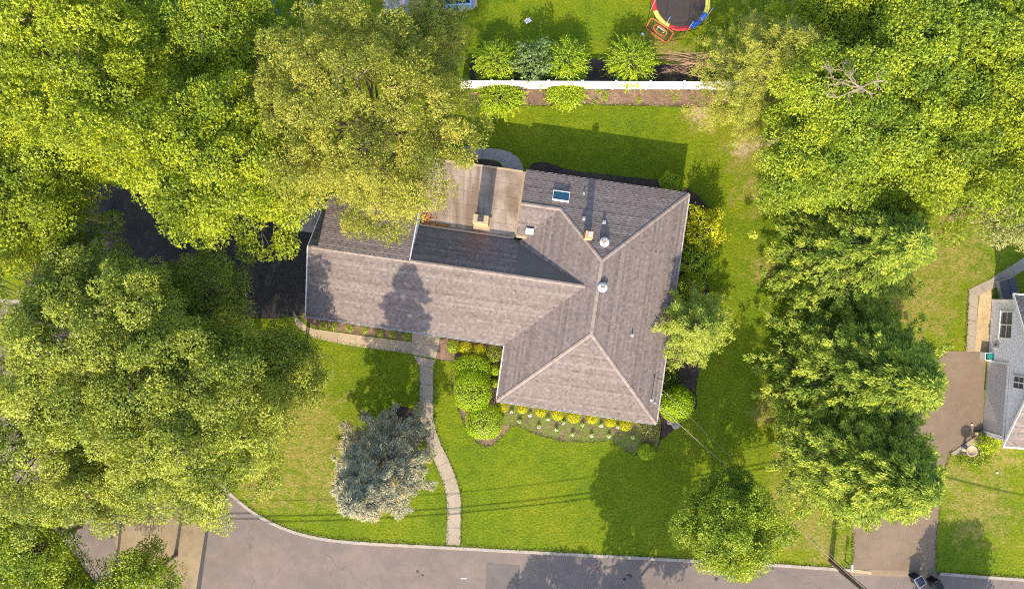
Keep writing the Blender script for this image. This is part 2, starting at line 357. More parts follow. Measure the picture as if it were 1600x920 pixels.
def broad_crown(rng, R, zc, hz, clumps, per, cr, ll, lw, nl=11, flat=0.55, upright=0.0, tint_c=0.24, tint_l=0.26, inner=0.88):
    lob = make_lobes(rng, R, zc, hz, nl)
    clumps = int(clumps * 1.15); per = per * 1.9; ll = ll * .88; lw = lw * .88
    n1 = int(clumps * 0.80)
    C, Cn = lobe_points(rng, lob, n1, -0.25, inner)
    C2, Cn2 = lobe_points(rng, lob[:1] * np.array([1, 1, 1, 1.08, 1.08, 1.12]), clumps - n1, -0.1, 0.3)
    C = np.concatenate([C, C2]); Cn = np.concatenate([Cn, Cn2])
    nC = len(C); size = cr * rng.uniform(0.45, 1.25, nC)
    cnt = np.maximum(4, (per * 1.15 * (size / cr) ** 2 * rng.uniform(0.7, 1.3, nC)).astype(int))
    idx = np.repeat(np.arange(nC), cnt); n = len(idx)
    d = rdir(rng, n, -0.45); r = rng.uniform(0.25, 1, n) ** 0.45
    off = d * r[:, None] * size[idx][:, None]; off[:, 2] *= flat
    # the clump is a little dome: shift the rim outward and down
    off[:, 2] -= 0.25 * (off[:, 0] ** 2 + off[:, 1] ** 2) / size[idx]
    P = C[idx] + off
    # leaves gather on the upper shell of each clump, leaving hollows between clumps
    Nn = unit(Cn[idx] * 0.55 + np.array([0, -0.15, 0.7]) + rng.normal(0, 0.72, (n, 3)))
    D = unit(d * np.array([1, 1, 0.35]) * 0.8 + rng.normal(0, 0.6, (n, 3)) + np.array([0, 0, upright]))
    ct = rng.normal(0.5, tint_c, nC)
    bt = rng.normal(0, .19, len(lob)); ct += bt[np.argmin(((C[:, None, :] - lob[None, :, :3]) ** 2).sum(2), 1)]
    t = ct[idx] + rng.normal(0, tint_l, n)
    return P, D, Nn, ll * rng.uniform(0.65, 1.3, n), lw * rng.uniform(0.7, 1.25, n), t, lob, C
def trunk_mesh(name, rng, base_r, h0, lob, C, mat, parent, nl=30, ntw=130):
    """tapered trunk, limbs to the crown's lobes, twigs to its leaf clumps"""
    bm = bmesh.new()
    zc = lob[0, 2]; top = Vector((0, 0, zc + lob[0, 5] * 0.35))
    tube(bm, [(0, 0, -0.12), (0, 0, 0.25), (0.05, 0.03, h0 * 0.5), (0, 0.08, h0), tuple(top)], [base_r * 1.5, base_r * 1.1, base_r * 0.9, base_r * 0.75, base_r * 0.2], 9)
    ends = []
    for i in range(1, min(len(lob), nl + 1)):
        e = Vector(lob[i, :3]); s = Vector((0, 0, h0 * rng.uniform(0.75, 1.0) + max(0, (e.z - h0)) * rng.uniform(0.0, 0.35)))
        m = s.lerp(e, 0.5) + Vector((rng.normal(0, .25), rng.normal(0, .25), 0.3))
        tube(bm, [s, m, e], [base_r * 0.42, base_r * 0.28, base_r * 0.10], 6); ends.append((s, m, e))
    if ends:
        sel = rng.choice(len(C), min(ntw, len(C)), replace=False)
        for j in sel:
            c = Vector(C[j]); s, m, e = min(ends, key=lambda t: (t[2] - c).length)
            st = m.lerp(e, rng.uniform(0.3, 1.0)); mid = st.lerp(c, 0.5) + Vector(rng.normal(0, .12, 3))
            tube(bm, [st, mid, c], [base_r * 0.16, base_r * 0.11, 0.015], 4)
    return bm_obj(name, bm, mat, parent, True)
def broad_tree(seed, px, py, hc, R, hz, mat, label, clumps, per, cr, ll, lw, name='broadleaf_tree', group=None, trunk_r=0.28, cat='tree', mod=None, **kw):
    rng = np.random.default_rng(seed); p = W(px, py, hc)
    t = empty(name, (p.x, p.y, 0), label, cat, group)
    P, D, Nn, L, Wd, ti, lob, C = broad_crown(rng, R, hc, hz, clumps, per, cr, ll, lw, **kw)
    keep = P[:, 2] > 0.35
    P, D, Nn, L, Wd, ti = P[keep], D[keep], Nn[keep], L[keep], Wd[keep], ti[keep]
    link('crown', leaves_mesh('crown', P, D, Nn, L, Wd, ti), mat, t)
    trunk_mesh('trunk', rng, trunk_r, max(1.0, hc - hz * 0.75), lob, C, M_BARK, t)
    return t
def conifer(seed, bx, by, H, R, mat, label, name, tufts, per, tl, tw, prof, droop=0.25, tuft_r=0.35, cat='tree', group=None, z0=0.4, tip=0.7, whorl=0.0, tint0=0.45, dead=0.0, lean_out=1.0, irr=0.15, bw=0.42):
    """cone of boughs: tufts of narrow sprays that point outward along each bough"""
    rng = np.random.default_rng(seed); p = W(bx, by)
    t = empty(name, (p.x, p.y, 0), label, cat, group)
    K = 12
    nb = int(tufts / K)
    u = rng.uniform(0, 1, nb) ** 0.80
    if whorl > 0: u = (np.floor(u * whorl) + rng.normal(0.5, 0.16, nb)) / whorl
    u = np.clip(u, 0.0, 0.995)
    z = z0 + (H - z0) * u
    az = rng.uniform(0, 2 * np.pi, nb)
    # big uneven boughs: radius wobbles with height and direction
    wob = 1 + 0.10 * np.sin(az * 3 + z * 1.3 + seed) + 0.08 * np.sin(az * 5 - z * 2.1) + rng.normal(0, irr, nb)
    rad = np.maximum(0.15, R * prof(u) * wob)
    P = []; D = []; Nn = []; T = []
    bm = bmesh.new(); tube(bm, [(0, 0, -0.1), (0, 0, H * 0.5), (0, 0, H * 0.97)], [0.026 * H, 0.016 * H, 0.02], 8)
    for i in range(nb):
        dirv = np.array([math.cos(az[i]), math.sin(az[i]), 0.0]); side = np.array([-dirv[1], dirv[0], 0])
        if i % 2 == 0:
            e = dirv * rad[i] * 0.85
            tube(bm, [(0, 0, z[i]), (e[0] * .5, e[1] * .5, z[i] + .12 * rad[i] * (1 - droop)), (e[0], e[1], z[i] - droop * rad[i] * .5)], [0.012 * rad[i] + .015, .02, .008], 4)
        bt = rng.normal(0, 0.13)
        for j in range(K):
            f = 1 - 0.55 * (rng.uniform(0, 1) ** 1.3)
            half = 0.05 + bw * (1.02 - f) * rad[i]
            sd = rng.uniform(-1, 1) * half
            c = dirv * rad[i] * f + side * sd + np.array([0, 0, z[i] - droop * rad[i] * f * f - 0.25 * abs(sd) + rng.normal(0, 0.06)])
            n = per; sg = np.sign(sd) * min(1.0, abs(sd) / 0.3)
            fan = (rng.normal(0, 0.45, (n, 1)) + 0.55 * sg) * side + rng.normal(0, 0.32, (n, 1)) * np.array([0, 0, 1]) + dirv * lean_out + np.array([0, 0, 0.06])
            st = c + rng.normal(0, tuft_r * 0.38, (n, 3)) * np.array([1, 1, 0.5])
            P.append(st); D.append(fan); Nn.append(np.array([0, 0, 1.0]) + rng.normal(0, 0.45, (n, 3)) + dirv * 0.35)
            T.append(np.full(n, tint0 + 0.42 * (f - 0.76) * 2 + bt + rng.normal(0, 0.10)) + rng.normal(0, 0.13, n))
    P = np.concatenate(P); D = np.concatenate(D); Nn = np.concatenate(Nn); T = np.concatenate(T); n = len(P)
    k = P[:, 2] > 0.12
    link('crown', leaves_mesh('crown', P[k], D[k], unit(Nn[k]), (tl * rng.uniform(0.6, 1.35, n))[k], (tw * rng.uniform(0.7, 1.3, n))[k], T[k]), mat, t)
    bm_obj('trunk', bm, M_BARK, t, True)
    return t
def stems(name, rng, pts, mat, parent, r=0.025):
    bm = bmesh.new()
    for c in pts:
        c = Vector(c); tube(bm, [(rng.normal(0, .05), rng.normal(0, .05), -0.04), (c.x * .45, c.y * .45, c.z * .6), tuple(c)], [r, r * .7, r * .3], 5)
    return bm_obj(name, bm, mat, parent)
def bush(seed, px, py, R, H, mat, label, n, ll, lw, name='shrub', group=None, rough=0.12, sx=1.0, sy=1.0, z0=0.0, tint=0.5, cat='shrub', tight=True, boxy=1.0):
    """dense rounded shrub: leaves over a dome, stems inside; px,py is its foot"""
    rng = np.random.default_rng(seed); p = W(px, py)
    t = empty(name, (p.x, p.y, z0), label, cat, group)
    d = rdir(rng, n, -0.35)
    wob = 1 + rough * (np.sin(d[:, 0] * 5 + seed) * np.cos(d[:, 1] * 6 + d[:, 2] * 4)) + rng.normal(0, 0.03 if tight else 0.10, n)
    r = wob * (1 - 0.25 * rng.uniform(0, 1, n) ** 3)
    db = np.sign(d) * np.abs(d) ** boxy
    P = db * r[:, None] * np.array([R * sx, R * sy, H * 0.56]) + np.array([0, 0, H * 0.44])
    P[:, 2] = np.maximum(P[:, 2], 0.03)
    k = rng.normal(0, 0.45 if tight else 0.6, (n, 3))
    Nn = unit(d + k); D = unit(np.cross(d, rng.normal(0, 1, (n, 3))) + d * (0.35 if tight else 0.7))
    tt = tint + rng.normal(0, 0.22, n)
    link('foliage', leaves_mesh('foliage', P, D, Nn, ll * rng.uniform(.7, 1.3, n), lw * rng.uniform(.7, 1.3, n), tt), mat, t)
    stems('stem', rng, (rdir(rng, 8, 0.2) * np.array([R * sx * .7, R * sy * .7, H * .75])), M_BARK, t)
    return t
def arching_bush(seed, px, py, R, H, mat, label, ns=420, per=13, ll=0.15, lw=0.065, group=None, sx=1.0, sy=1.0, name='arching_shrub'):
    """fountain of arching shoots with leaves set along them"""
    rng = np.random.default_rng(seed); p = W(px, py)
    t = empty(name, (p.x, p.y, 0.0), label, 'shrub', group)
    P = []; D = []; T = []; bm = bmesh.new()
    for i in range(ns):
        d = rdir(rng, 1, -0.15)[0]; o = np.array([d[0] * R * sx * .72, d[1] * R * sy * .72, H * .42 + d[2] * H * .46])
        hd = np.array([d[0] * sx, d[1] * sy, 0]); hd = hd / max(.2, np.linalg.norm(hd)) + np.array([*rng.normal(0, .45, 2), 0])
        L = rng.uniform(.45, .8) * R * .55; t_ = np.linspace(0, 1, per)
        c = o + hd * (t_ * L)[:, None] + np.array([0, 0, 1.0]) * (0.55 * L * t_ * (1.1 - 1.35 * t_))[:, None]
        tan = unit(np.gradient(c, axis=0))
        if i % 6 == 0: tube(bm, [(0, 0, -0.03), (o[0] * .5, o[1] * .5, o[2] * .6), tuple(o), tuple(c[-1])], [.02, .014, .010, .005], 4)
        P.append(c + rng.normal(0, 0.03, (per, 3))); D.append(tan + rng.normal(0, 0.45, (per, 3))); T.append(np.full(per, rng.normal(.45, .2)) + .3 * (t_ - .5) + rng.normal(0, .15, per))
    d = rdir(rng, 1500, -.1); P.append(d * np.array([R * sx * .80, R * sy * .80, H * .50]) * rng.uniform(.85, 1.02, (1500, 1)) + np.array([0, 0, H * .42])); D.append(d * np.array([1, 1, .2]) + rng.normal(0, .6, (1500, 3))); T.append(rng.normal(.35, .2, 1500))
    P = np.concatenate(P); D = np.concatenate(D); T = np.concatenate(T); n = len(P); P[:, 2] = np.maximum(P[:, 2], .03)
    link('foliage', leaves_mesh('foliage', P, D, unit(rng.normal(0, .5, (n, 3)) + np.array([0, 0, 1])), ll * rng.uniform(.7, 1.3, n), lw * rng.uniform(.7, 1.3, n), T), mat, t)
    bm_obj('stem', bm, M_BARK, t)
    return t

# ------------------------------------------------------------------ setting: ground, road, paths, beds
RND = random.Random(7)
bm = bmesh.new(); bmesh.ops.create_grid(bm, x_segments=2, y_segments=2, size=300)
for v in bm.verts: v.co.z = -0.16
tag(bm_obj('ground', bm, M_SOIL), kind='structure')

KERB = [(-700, 430), (60, 470), (200, 590), (320, 720), (352, 762), (385, 790), (405, 804), (435, 820), (475, 834), (525, 843), (600, 848), (700, 853), (850, 861), (1055, 872), (1210, 880), (1330, 888), (1462, 893), (1600, 903), (2200, 945), (4200, 1080)]
kerb_w = gp(KERB)
kerb_s = densify(smooth_pts(kerb_w[2:12], 2, False), 1.0, 0.0, RND, False)
kerb_line = [kerb_w[0], kerb_w[1]] + kerb_s + kerb_w[12:]
lawn_pts = kerb_line + [(290, 290), (-290, 290), (-290, kerb_line[0][1])]
sheet('lawn', lawn_pts, 0.0, M_LAWN, 0.15)
# road: from the kerb southward, bending up the left side
south = gp([(4200, 1290), (2200, 1150), (1400, 1095), (900, 1065), (500, 1050), (300, 1010), (160, 930), (60, 800), (-100, 700), (-700, 640)])
sheet('road', kerb_line[::1] + south, -0.12, M_ROAD)
sheet('verge', [south[i] for i in range(len(south))] + [(-290, south[-1][1]), (-290, -290), (290, -290), (290, south[0][1])], 0.0, M_LAWN, 0.15)
sheet('side_pavement', gp([(160, 770), (335, 735), (322, 812), (306, 935), (296, 1000), (235, 985), (200, 940)]), -0.114, M_TANROAD)
sheet('dark_road_mark', gp([(326, 790), (330, 790), (312, 925), (305, 925)]), -0.108, M_DARKMARK)  # narrow near-black strip laid along the edge of the tan pavement
sheet('road_patch', gp([(760, 880), (812, 884), (810, 960), (757, 955)]), -0.115, M_PATCH)
sheet('road_marking', gp([(720, 903.6), (729, 903.2), (729, 904.6), (720, 905)]), -0.114, M_WHITE)
for k, (x, y, r) in enumerate(((985, 900, .17), (976.5, 905, .13), (980, 899, .08), (652, 893, .12), (660, 899, .10), (1120, 905, .15))):
    sheet('oil_stain', [(W(x, y).x + r * RND.uniform(.75, 1.2) * math.cos(a), W(x, y).y + r * RND.uniform(.7, 1.1) * math.sin(a)) for a in np.linspace(0, 2 * math.pi, 13)[:-1]], -.1135 + .0002 * k, M_DARKMARK)
# kerb: a stepped strip along the lawn's edge, open at the driveway
def strip(name, line, w, z0, z1, mat, off=0.0, parent=None):
    bm = bmesh.new(); L = []; n = len(line)
    for i, (x, y) in enumerate(line):
        a = Vector(line[max(0, i - 1)]); b = Vector(line[min(n - 1, i + 1)]); t = (b - a).normalized(); nn = Vector((t.y, -t.x))
        p = Vector((x, y)) + nn * off
        q = p + nn * w
        L.append([bm.verts.new((p.x, p.y, z0)), bm.verts.new((p.x, p.y, z1)), bm.verts.new((q.x - nn.x * .02, q.y - nn.y * .02, z1)), bm.verts.new((q.x, q.y, z1 - .03)), bm.verts.new((q.x, q.y, z0))])
    for a, b in zip(L[:-1], L[1:]):
        for k in range(4): bm.faces.new((a[k], a[k + 1], b[k + 1], b[k]))
    bmesh.ops.recalc_face_normals(bm, faces=bm.faces)
    o = bm_obj(name, bm, mat, parent)
    if parent is None: o['kind'] = 'structure'
    return o
drive_a, drive_b = W(1332, 888).x, W(1462, 893).x
def ssub(x0, x1):
    out = []
    for a, b in zip(kerb_line[:-1], kerb_line[1:]):
        k = max(1, int(math.hypot(b[0] - a[0], b[1] - a[1]) / .3))
        for j in range(k):
            x = a[0] + (b[0] - a[0]) * j / k; y = a[1] + (b[1] - a[1]) * j / k
            if x0 <= x <= x1: out.append((x, y))
    return out
strip('kerb', ssub(-60, drive_a - 0.05), 0.24, -0.15, 0.03, M_KERB, 0.003)
strip('kerb', ssub(drive_b + 0.05, 90), 0.24, -0.15, 0.03, M_KERB, 0.003)
# a loose pale kerb stone lying at the drive's mouth
bm = bmesh.new(); a, b = W(1328, 888), W(1362, 892); box(bm, ((a.x + b.x) / 2, (a.y + b.y) / 2 - .12, -0.05), ((b - a).length, 0.26, 0.13), Matrix.Rotation(math.atan2(b.y - a.y, b.x - a.x), 3, 'Z'))
bmesh.ops.bevel(bm, geom=list(bm.edges), offset=0.02, segments=1, affect='EDGES')
tag(bm_obj('kerb_stone', bm, M_CONCY), 'pale buff kerb stone at the mouth of the brown driveway', 'kerb stone')

# driveways
dr = gp([(1474, 548), (1541, 549), (1538, 600), (1535, 680), (1484, 707), (1474, 740), (1467, 800), (1462, 872), (1462, 893.3), (1330, 888.3), (1334, 868), (1332, 830), (1330, 760), (1360, 660), (1400, 590)])
sheet('driveway_brown', densify(dr, 1.2, 0.02, RND), 0.006, M_BROWNTOP, 0.1)
yk = W(0, 893.3).y
bm = bmesh.new(); q = [W(1330, 888.3), W(1462, 893.3), W(1466, 903), W(1326, 899)]
vs = [bm.verts.new((p.x, p.y, z)) for p, z in zip(q, (.006, .006, -.112, -.112))]; bm.faces.new(vs[::-1])
bmesh.ops.recalc_face_normals(bm, faces=bm.faces)
o = bm_obj('driveway_apron', bm, M_BROWNTOP); o['kind'] = 'structure'
if o.data.polygons[0].normal.z < 0: o.data.flip_normals()
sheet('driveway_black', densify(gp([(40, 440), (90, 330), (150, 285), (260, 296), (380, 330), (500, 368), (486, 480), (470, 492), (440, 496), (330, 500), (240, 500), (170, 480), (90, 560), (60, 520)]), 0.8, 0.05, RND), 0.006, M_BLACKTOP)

# concrete walks, slab by slab
def walk(name, left, right, z, mat, thick=0.09, gap=0.022, kind='structure', sub=1, alt=None):
    bed_l = [tuple(W(*p)[:2]) for p in left]; bed_r = [tuple(W(*p)[:2]) for p in right]
    bm = bmesh.new(); vl = [bm.verts.new((*p, .005)) for p in bed_l]; vr = [bm.verts.new((*p, .005)) for p in bed_r]
    for i in range(len(vl) - 1):
        f = bm.faces.new((vl[i], vr[i], vr[i + 1], vl[i + 1])); f.normal_update()
        if f.normal.z < 0: f.normal_flip()
    o = bm_obj(name, bm, M_GCONC); o['kind'] = 'structure'
    for i in range(len(left) - 1):
        a, b, c, d = (Vector(bed_l[i]), Vector(bed_r[i]), Vector(bed_r[i + 1]), Vector(bed_l[i + 1]))
        g1 = gap / max(0.1, (d - a).length) * 0.5; g2 = gap / max(0.1, (c - b).length) * 0.5
        q = [a.lerp(d, g1), b.lerp(c, g2), b.lerp(c, 1 - g2), a.lerp(d, 1 - g1)]
        m = mat if alt is None else alt(i)
        s = sheet('slab', [tuple(v) for v in q], z + RND.uniform(-.004, .004), m, thick, o)
    return o
Lw = [(447, 488), (457, 484), (466, 497), (480, 510), (492, 514), (528, 519), (556, 523), (586, 527), (618, 531), (646, 534)]
Rw = [(456, 502), (462, 507), (476, 520), (489, 527), (500, 530), (528, 536), (556, 541), (586, 545), (618, 549), (642, 552)]
walk('garden_path', Lw[1:], Rw[1:], 0.03, M_CONCY, alt=lambda i: M_CONCY if i < 7 else M_CONC)
walk('landing', [(644.5, 518), (643.5, 536), (642, 553)], [(688, 524), (685, 541), (681, 560)], 0.035, M_CONC)
LL_ = [(645, 555), (655, 570), (656, 600), (655, 630), (656, 655), (661, 680), (671, 705), (683, 730), (692, 752), (698, 775), (699, 798), (698, 824), (697, 850.5)]
RR_ = [(680, 562), (677, 574), (677, 602), (677, 632), (677, 652), (681, 674), (690, 696), (702, 720), (712, 745), (719, 770), (721, 796), (720, 824), (719, 851.6)]
walk('front_path', LL_, RR_, 0.03, M_CONC)
# curved patio walk behind the house and slab beside the garage
walk('patio_path', [(722, 229), (738, 230), (754, 231), (778, 233), (797, 238), (810, 247), (817, 259), (820, 276)], [(722, 247), (738, 248), (754, 249), (770, 250), (780, 253), (786, 260), (789, 270), (790, 280)], 0.03, M_GCONC)
sheet('planting_soil', densify(smooth_pts(gp([(722, 247.5), (754, 249.5), (779, 253.5), (787, 265), (788, 285), (722, 285)]), 1), .4, .02, RND), 0.012, M_DMULCH)
walk('garage_apron', [(468, 300), (455, 330), (443, 357)], [(503, 303), (502, 330), (500, 366)], 0.03, M_GCONC)

# planting beds
def bed(name, pts, mat, z=0.012, it=1, jit=0.03, edge=True):
    q = densify(smooth_pts(gp(pts), it), 0.35, jit, RND)
    if edge:
        c = Vector((sum(p[0] for p in q) / len(q), sum(p[1] for p in q) / len(q)))
        bmx = densify(smooth_pts(gp(pts), it), 0.35, jit, RND)
        nn = len(bmx); outp = []
        ar = sum(p[0] * r[1] - r[0] * p[1] for p, r in zip(bmx, bmx[1:] + bmx[:1]))
        for i in range(nn):
            a, b = Vector(bmx[i - 2]), Vector(bmx[(i + 2) % nn]); t = (b - a).normalized(); nr = Vector((t.y, -t.x)) * (1 if ar > 0 else -1)
            outp.append((bmx[i][0] + nr.x * .06, bmx[i][1] + nr.y * .06))
        sheet('bed_edge', outp, z - 0.006, M_DMULCH)
    return sheet(name, q, z, mat)
bed('front_bed', [(466, 490), (478, 495), (520, 502), (560, 508), (600, 514), (642, 520), (642, 532), (600, 527), (550, 521), (500, 512), (484, 508)], M_MULCH, it=1, edge=False)
f46 = lambda x, y: (680 + x / 4.6, 510 + y / 4.6)
bed('entry_bed', [f46(*p) for p in ((20, 60), (0, 232), (60, 240), (128, 240), (132, 262), (118, 380), (125, 480), (170, 600), (222, 722), (290, 820), (352, 862), (420, 850), (480, 785), (545, 712), (600, 640), (600, 300), (560, 80))], M_MULCH)
z35 = lambda x, y: (740 + x / 3.5375, 480 + y / 3.5375)
bed('south_bed', [z35(*p) for p in ((140, 500), (150, 640), (190, 650), (260, 652), (320, 690), (400, 714), (490, 738), (580, 742), (680, 740), (768, 732), (800, 760), (860, 800), (920, 820), (975, 830), (1020, 780), (1040, 640), (1010, 560))], M_WEEDBED, z=0.018)
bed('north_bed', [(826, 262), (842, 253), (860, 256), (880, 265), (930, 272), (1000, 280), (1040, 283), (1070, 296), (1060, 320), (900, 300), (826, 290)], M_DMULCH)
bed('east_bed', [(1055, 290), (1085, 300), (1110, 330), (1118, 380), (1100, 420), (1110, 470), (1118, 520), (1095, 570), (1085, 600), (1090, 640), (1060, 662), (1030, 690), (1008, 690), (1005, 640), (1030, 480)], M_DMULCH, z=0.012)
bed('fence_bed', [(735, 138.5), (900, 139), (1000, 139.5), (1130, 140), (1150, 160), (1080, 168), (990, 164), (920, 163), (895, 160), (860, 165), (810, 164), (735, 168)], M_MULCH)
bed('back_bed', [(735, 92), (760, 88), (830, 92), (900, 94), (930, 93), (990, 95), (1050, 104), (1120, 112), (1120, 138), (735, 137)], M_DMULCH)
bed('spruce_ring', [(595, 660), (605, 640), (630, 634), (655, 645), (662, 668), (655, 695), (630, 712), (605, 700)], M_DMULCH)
sheet('terrace', densify(smooth_pts(gp([(597, -60), (745, -60), (747, 8), (738, 16), (720, 18.5), (680, 22), (655, 24), (610, 22), (597, 18)]), 1), .6, .0, RND), 0.03, M_GCONC, 0.06)
sheet('sand_strip', densify(gp([(1531, 452), (1548, 446), (1550, 470), (1546, 549), (1523, 549)]), .4, .03, RND), 0.008, M_SAND)
walk('side_path', [(1600, 402), (1580, 415), (1562, 426), (1546, 437), (1530, 444), (1514, 452), (1513, 476), (1512, 500), (1511, 524), (1509, 549)], [(1603, 420), (1585, 431), (1568, 441), (1552, 451), (1540, 456), (1528, 462), (1527, 482), (1526, 502), (1525, 526), (1523, 549)], 0.03, M_CONC)

# ------------------------------------------------------------------ the house
TH = math.radians(-8.2)
house = empty('ranch_house', (0, 0, 0), 'long ranch house with brown grey shingled hip roof and flat rear roof', 'house', rz=TH)
RINV = Matrix.Rotation(-TH, 3, 'Z')
ZE, SL = 2.9, 0.37             # eave height, main roof slope
RU, RN, RS = 5.95, 3.25, -1.98   # main ridge: u, north end, south end
U0, U1, V0, V1 = 0.0, 11.9, -7.93, 9.2
LV0, LRV, LW_ = -3.76, 1.30, -14.84
ZL = ZE + SL * (LRV - LV0)       # left wing ridge height
ZF = 2.65                        # flat roof
SN = (ZL - ZF) / 2.8             # steep rear slope of the left wing
ZR = ZE + SL * RU
UX = (ZL - ZE) / SL              # where the left ridge dies into the main roof
roof = None
def clip_poly(poly, edge_poly):
    """Sutherland-Hodgman, edge_poly convex and counter-clockwise"""
    out = poly
    n = len(edge_poly)
    for i in range(n):
        ax, ay = edge_poly[i]; bx, by = edge_poly[(i + 1) % n]
        inp = out; out = []
        if not inp: return []
        for j in range(len(inp)):
            px, py = inp[j]; qx, qy = inp[(j + 1) % len(inp)]
            sp = (bx - ax) * (py - ay) - (by - ay) * (px - ax); sq = (bx - ax) * (qy - ay) - (by - ay) * (qx - ax)
            if sp >= -1e-9: out.append((px, py))
            if (sp > 1e-9 and sq < -1e-9) or (sp < -1e-9 and sq > 1e-9):
                t = sp / (sp - sq); out.append((px + (qx - px) * t, py + (qy - py) * t))
    return out
def shingle_planes(planes, mat, parent, seed=1, expo=0.17):
    """planes: (outline uv ccw, eave point, along, upslope dir in plan, slope). Lapped laminated tabs in courses."""
    rnd = random.Random(seed); V = []; F = []; T = []
    for outline, z0, eo, al, up, s in planes:
        ax, ay = al; ux, uy = up; ex, ey = eo
        k = 1 / math.sqrt(1 + s * s)                       # plan length per slope length
        loc = [((x - ex) * ax + (y - ey) * ay, (x - ex) * ux + (y - ey) * uy) for x, y in outline]
        if sum(p[0] * q[1] - q[0] * p[1] for p, q in zip(loc, loc[1:] + loc[:1])) < 0: loc = loc[::-1]
        a0, a1 = min(p[0] for p in loc), max(p[0] for p in loc); b0, b1 = min(p[1] for p in loc), max(p[1] for p in loc)
        nz = k; nxy = -s * k                                # plane normal: up-slope component, z component
        de = expo * k
        r0 = int(math.floor(b0 / de)); r = r0
        while r * de < b1:
            lo = r * de; hi = lo + de
            a = a0 - rnd.uniform(0, .3); thick = rnd.random() < .5; ct = rnd.gauss(0, .11)
            while a < a1:
                w = rnd.uniform(.13, .24) if thick else rnd.uniform(.10, .30)
                pc = clip_poly([(a, lo), (a + w, lo), (a + w, hi), (a, hi)], loc)
                if len(pc) >= 3:
                    th = 0.021 if thick else 0.008
                    ids = []
                    tops = []
                    for (p, q) in pc:
                        f = (q - lo) / de; o = th * (1 - f) + 0.004
                        x = ex + p * ax + q * ux + nxy * o * ux; y = ey + p * ay + q * uy + nxy * o * uy
                        tops.append((len(V), q)); V.append((x, y, z0 + q * s + nz * o))
                    F.append([t[0] for t in tops]); tn = min(1, max(0, ct + rnd.gauss(.45 if thick else .55, .11))); T.append(tn)
                    low = [(i, q) for i, q in tops if q < lo + 1e-6]
                    if len(low) == 2 and r > r0:
                        i, j = low[0][0], low[1][0]
                        A = V[i]; B = V[j]; oo = th
                        base = len(V)
                        V.append((A[0] - nxy * oo * ux, A[1] - nxy * oo * uy, A[2] - nz * oo)); V.append((B[0] - nxy * oo * ux, B[1] - nxy * oo * uy, B[2] - nz * oo))
                        F.append([j, i, base, base + 1]); T.append(tn)
                a += w; thick = not thick if rnd.random() < .75 else thick
            r += 1
    me = bpy.data.meshes.new('shingles'); me.from_pydata(V, [], F); me.update()
    at = me.attributes.new('tint', 'FLOAT', 'FACE'); at.data.foreach_set('value', np.array(T, np.float32))
    o = link('shingles', me, mat, parent); o['kind'] = 'stuff'
    return o
def zmain_w(u): return ZE + SL * (u - U0)
A_, B_ = (RU, RS), (RU, RN)
NWR = 6.6; ZN = ZE + SL * (V1 - NWR); UN = (ZN - ZE) / SL
NVS = 4.40; zs = ZN - SL * (NWR - NVS); us = (zs - ZE) / SL
VB = LRV + (ZL - ZE) / SN
PL = [
    ([(U0, V0), (U1, V0), A_], ZE, (U0, V0), (1, 0), (0, 1), SL),
    ([(U1, V0), (U1, V1), B_, A_], ZE, (U1, V0), (0, 1), (-1, 0), SL),
    ([(U1, V1), (UN, V1), (UN, NWR), B_], ZE, (U1, V1), (-1, 0), (0, -1), SL),
    ([(UN, V1), (-.27, V1), (-.27, NWR), (UN, NWR)], ZE, (U1, V1), (-1, 0), (0, -1), SL),
    ([(U0, V0), A_, (RU, LRV), (UX, LRV), (U0, LV0)], ZE, (U0, V0), (0, 1), (1, 0), SL),
    ([(UX, LRV), (RU, LRV), B_, (UN, NWR), (us, NVS), (0.0, 4.0), (0.0, VB)], ZE, (U0, V0), (0, 1), (1, 0), SL),
    ([(LW_, LV0), (U0, LV0), (UX, LRV), (LW_, LRV)], ZE, (LW_, LV0), (1, 0), (0, 1), SL),
    ([(UX, LRV), (0.0, VB), (0.0, 4.1), (LW_, 4.1), (LW_, LRV)], ZF, (0, 4.1), (-1, 0), (0, -1), SN),
    ([(-.27, NWR), (UN, NWR), (us, NVS), (-.27, NVS)], zs, (0, NVS), (1, 0), (0, 1), SL),
]
# roof deck: each slope as a board with thickness, under the shingles
bm = bmesh.new()
for outline, z0, eo, al, up, s in PL:
    pts = [(x, y, z0 + s * ((x - eo[0]) * up[0] + (y - eo[1]) * up[1])) for x, y in outline]
    top = [bm.verts.new((x, y, z - .004)) for x, y, z in pts]; bot = [bm.verts.new((x, y, z - .16)) for x, y, z in pts]
    ar = sum(p[0] * q[1] - q[0] * p[1] for p, q in zip(pts, pts[1:] + pts[:1]))
    if ar < 0: top.reverse(); bot.reverse()
    bm.faces.new(top); bm.faces.new(bot[::-1])
    for i in range(len(top)):
        j = (i + 1) % len(top); bm.faces.new((top[i], bot[i], bot[j], top[j]))
roof = bm_obj('roof', bm, M_DECK, house)
shingle_planes(PL, M_SHINGLE, roof)
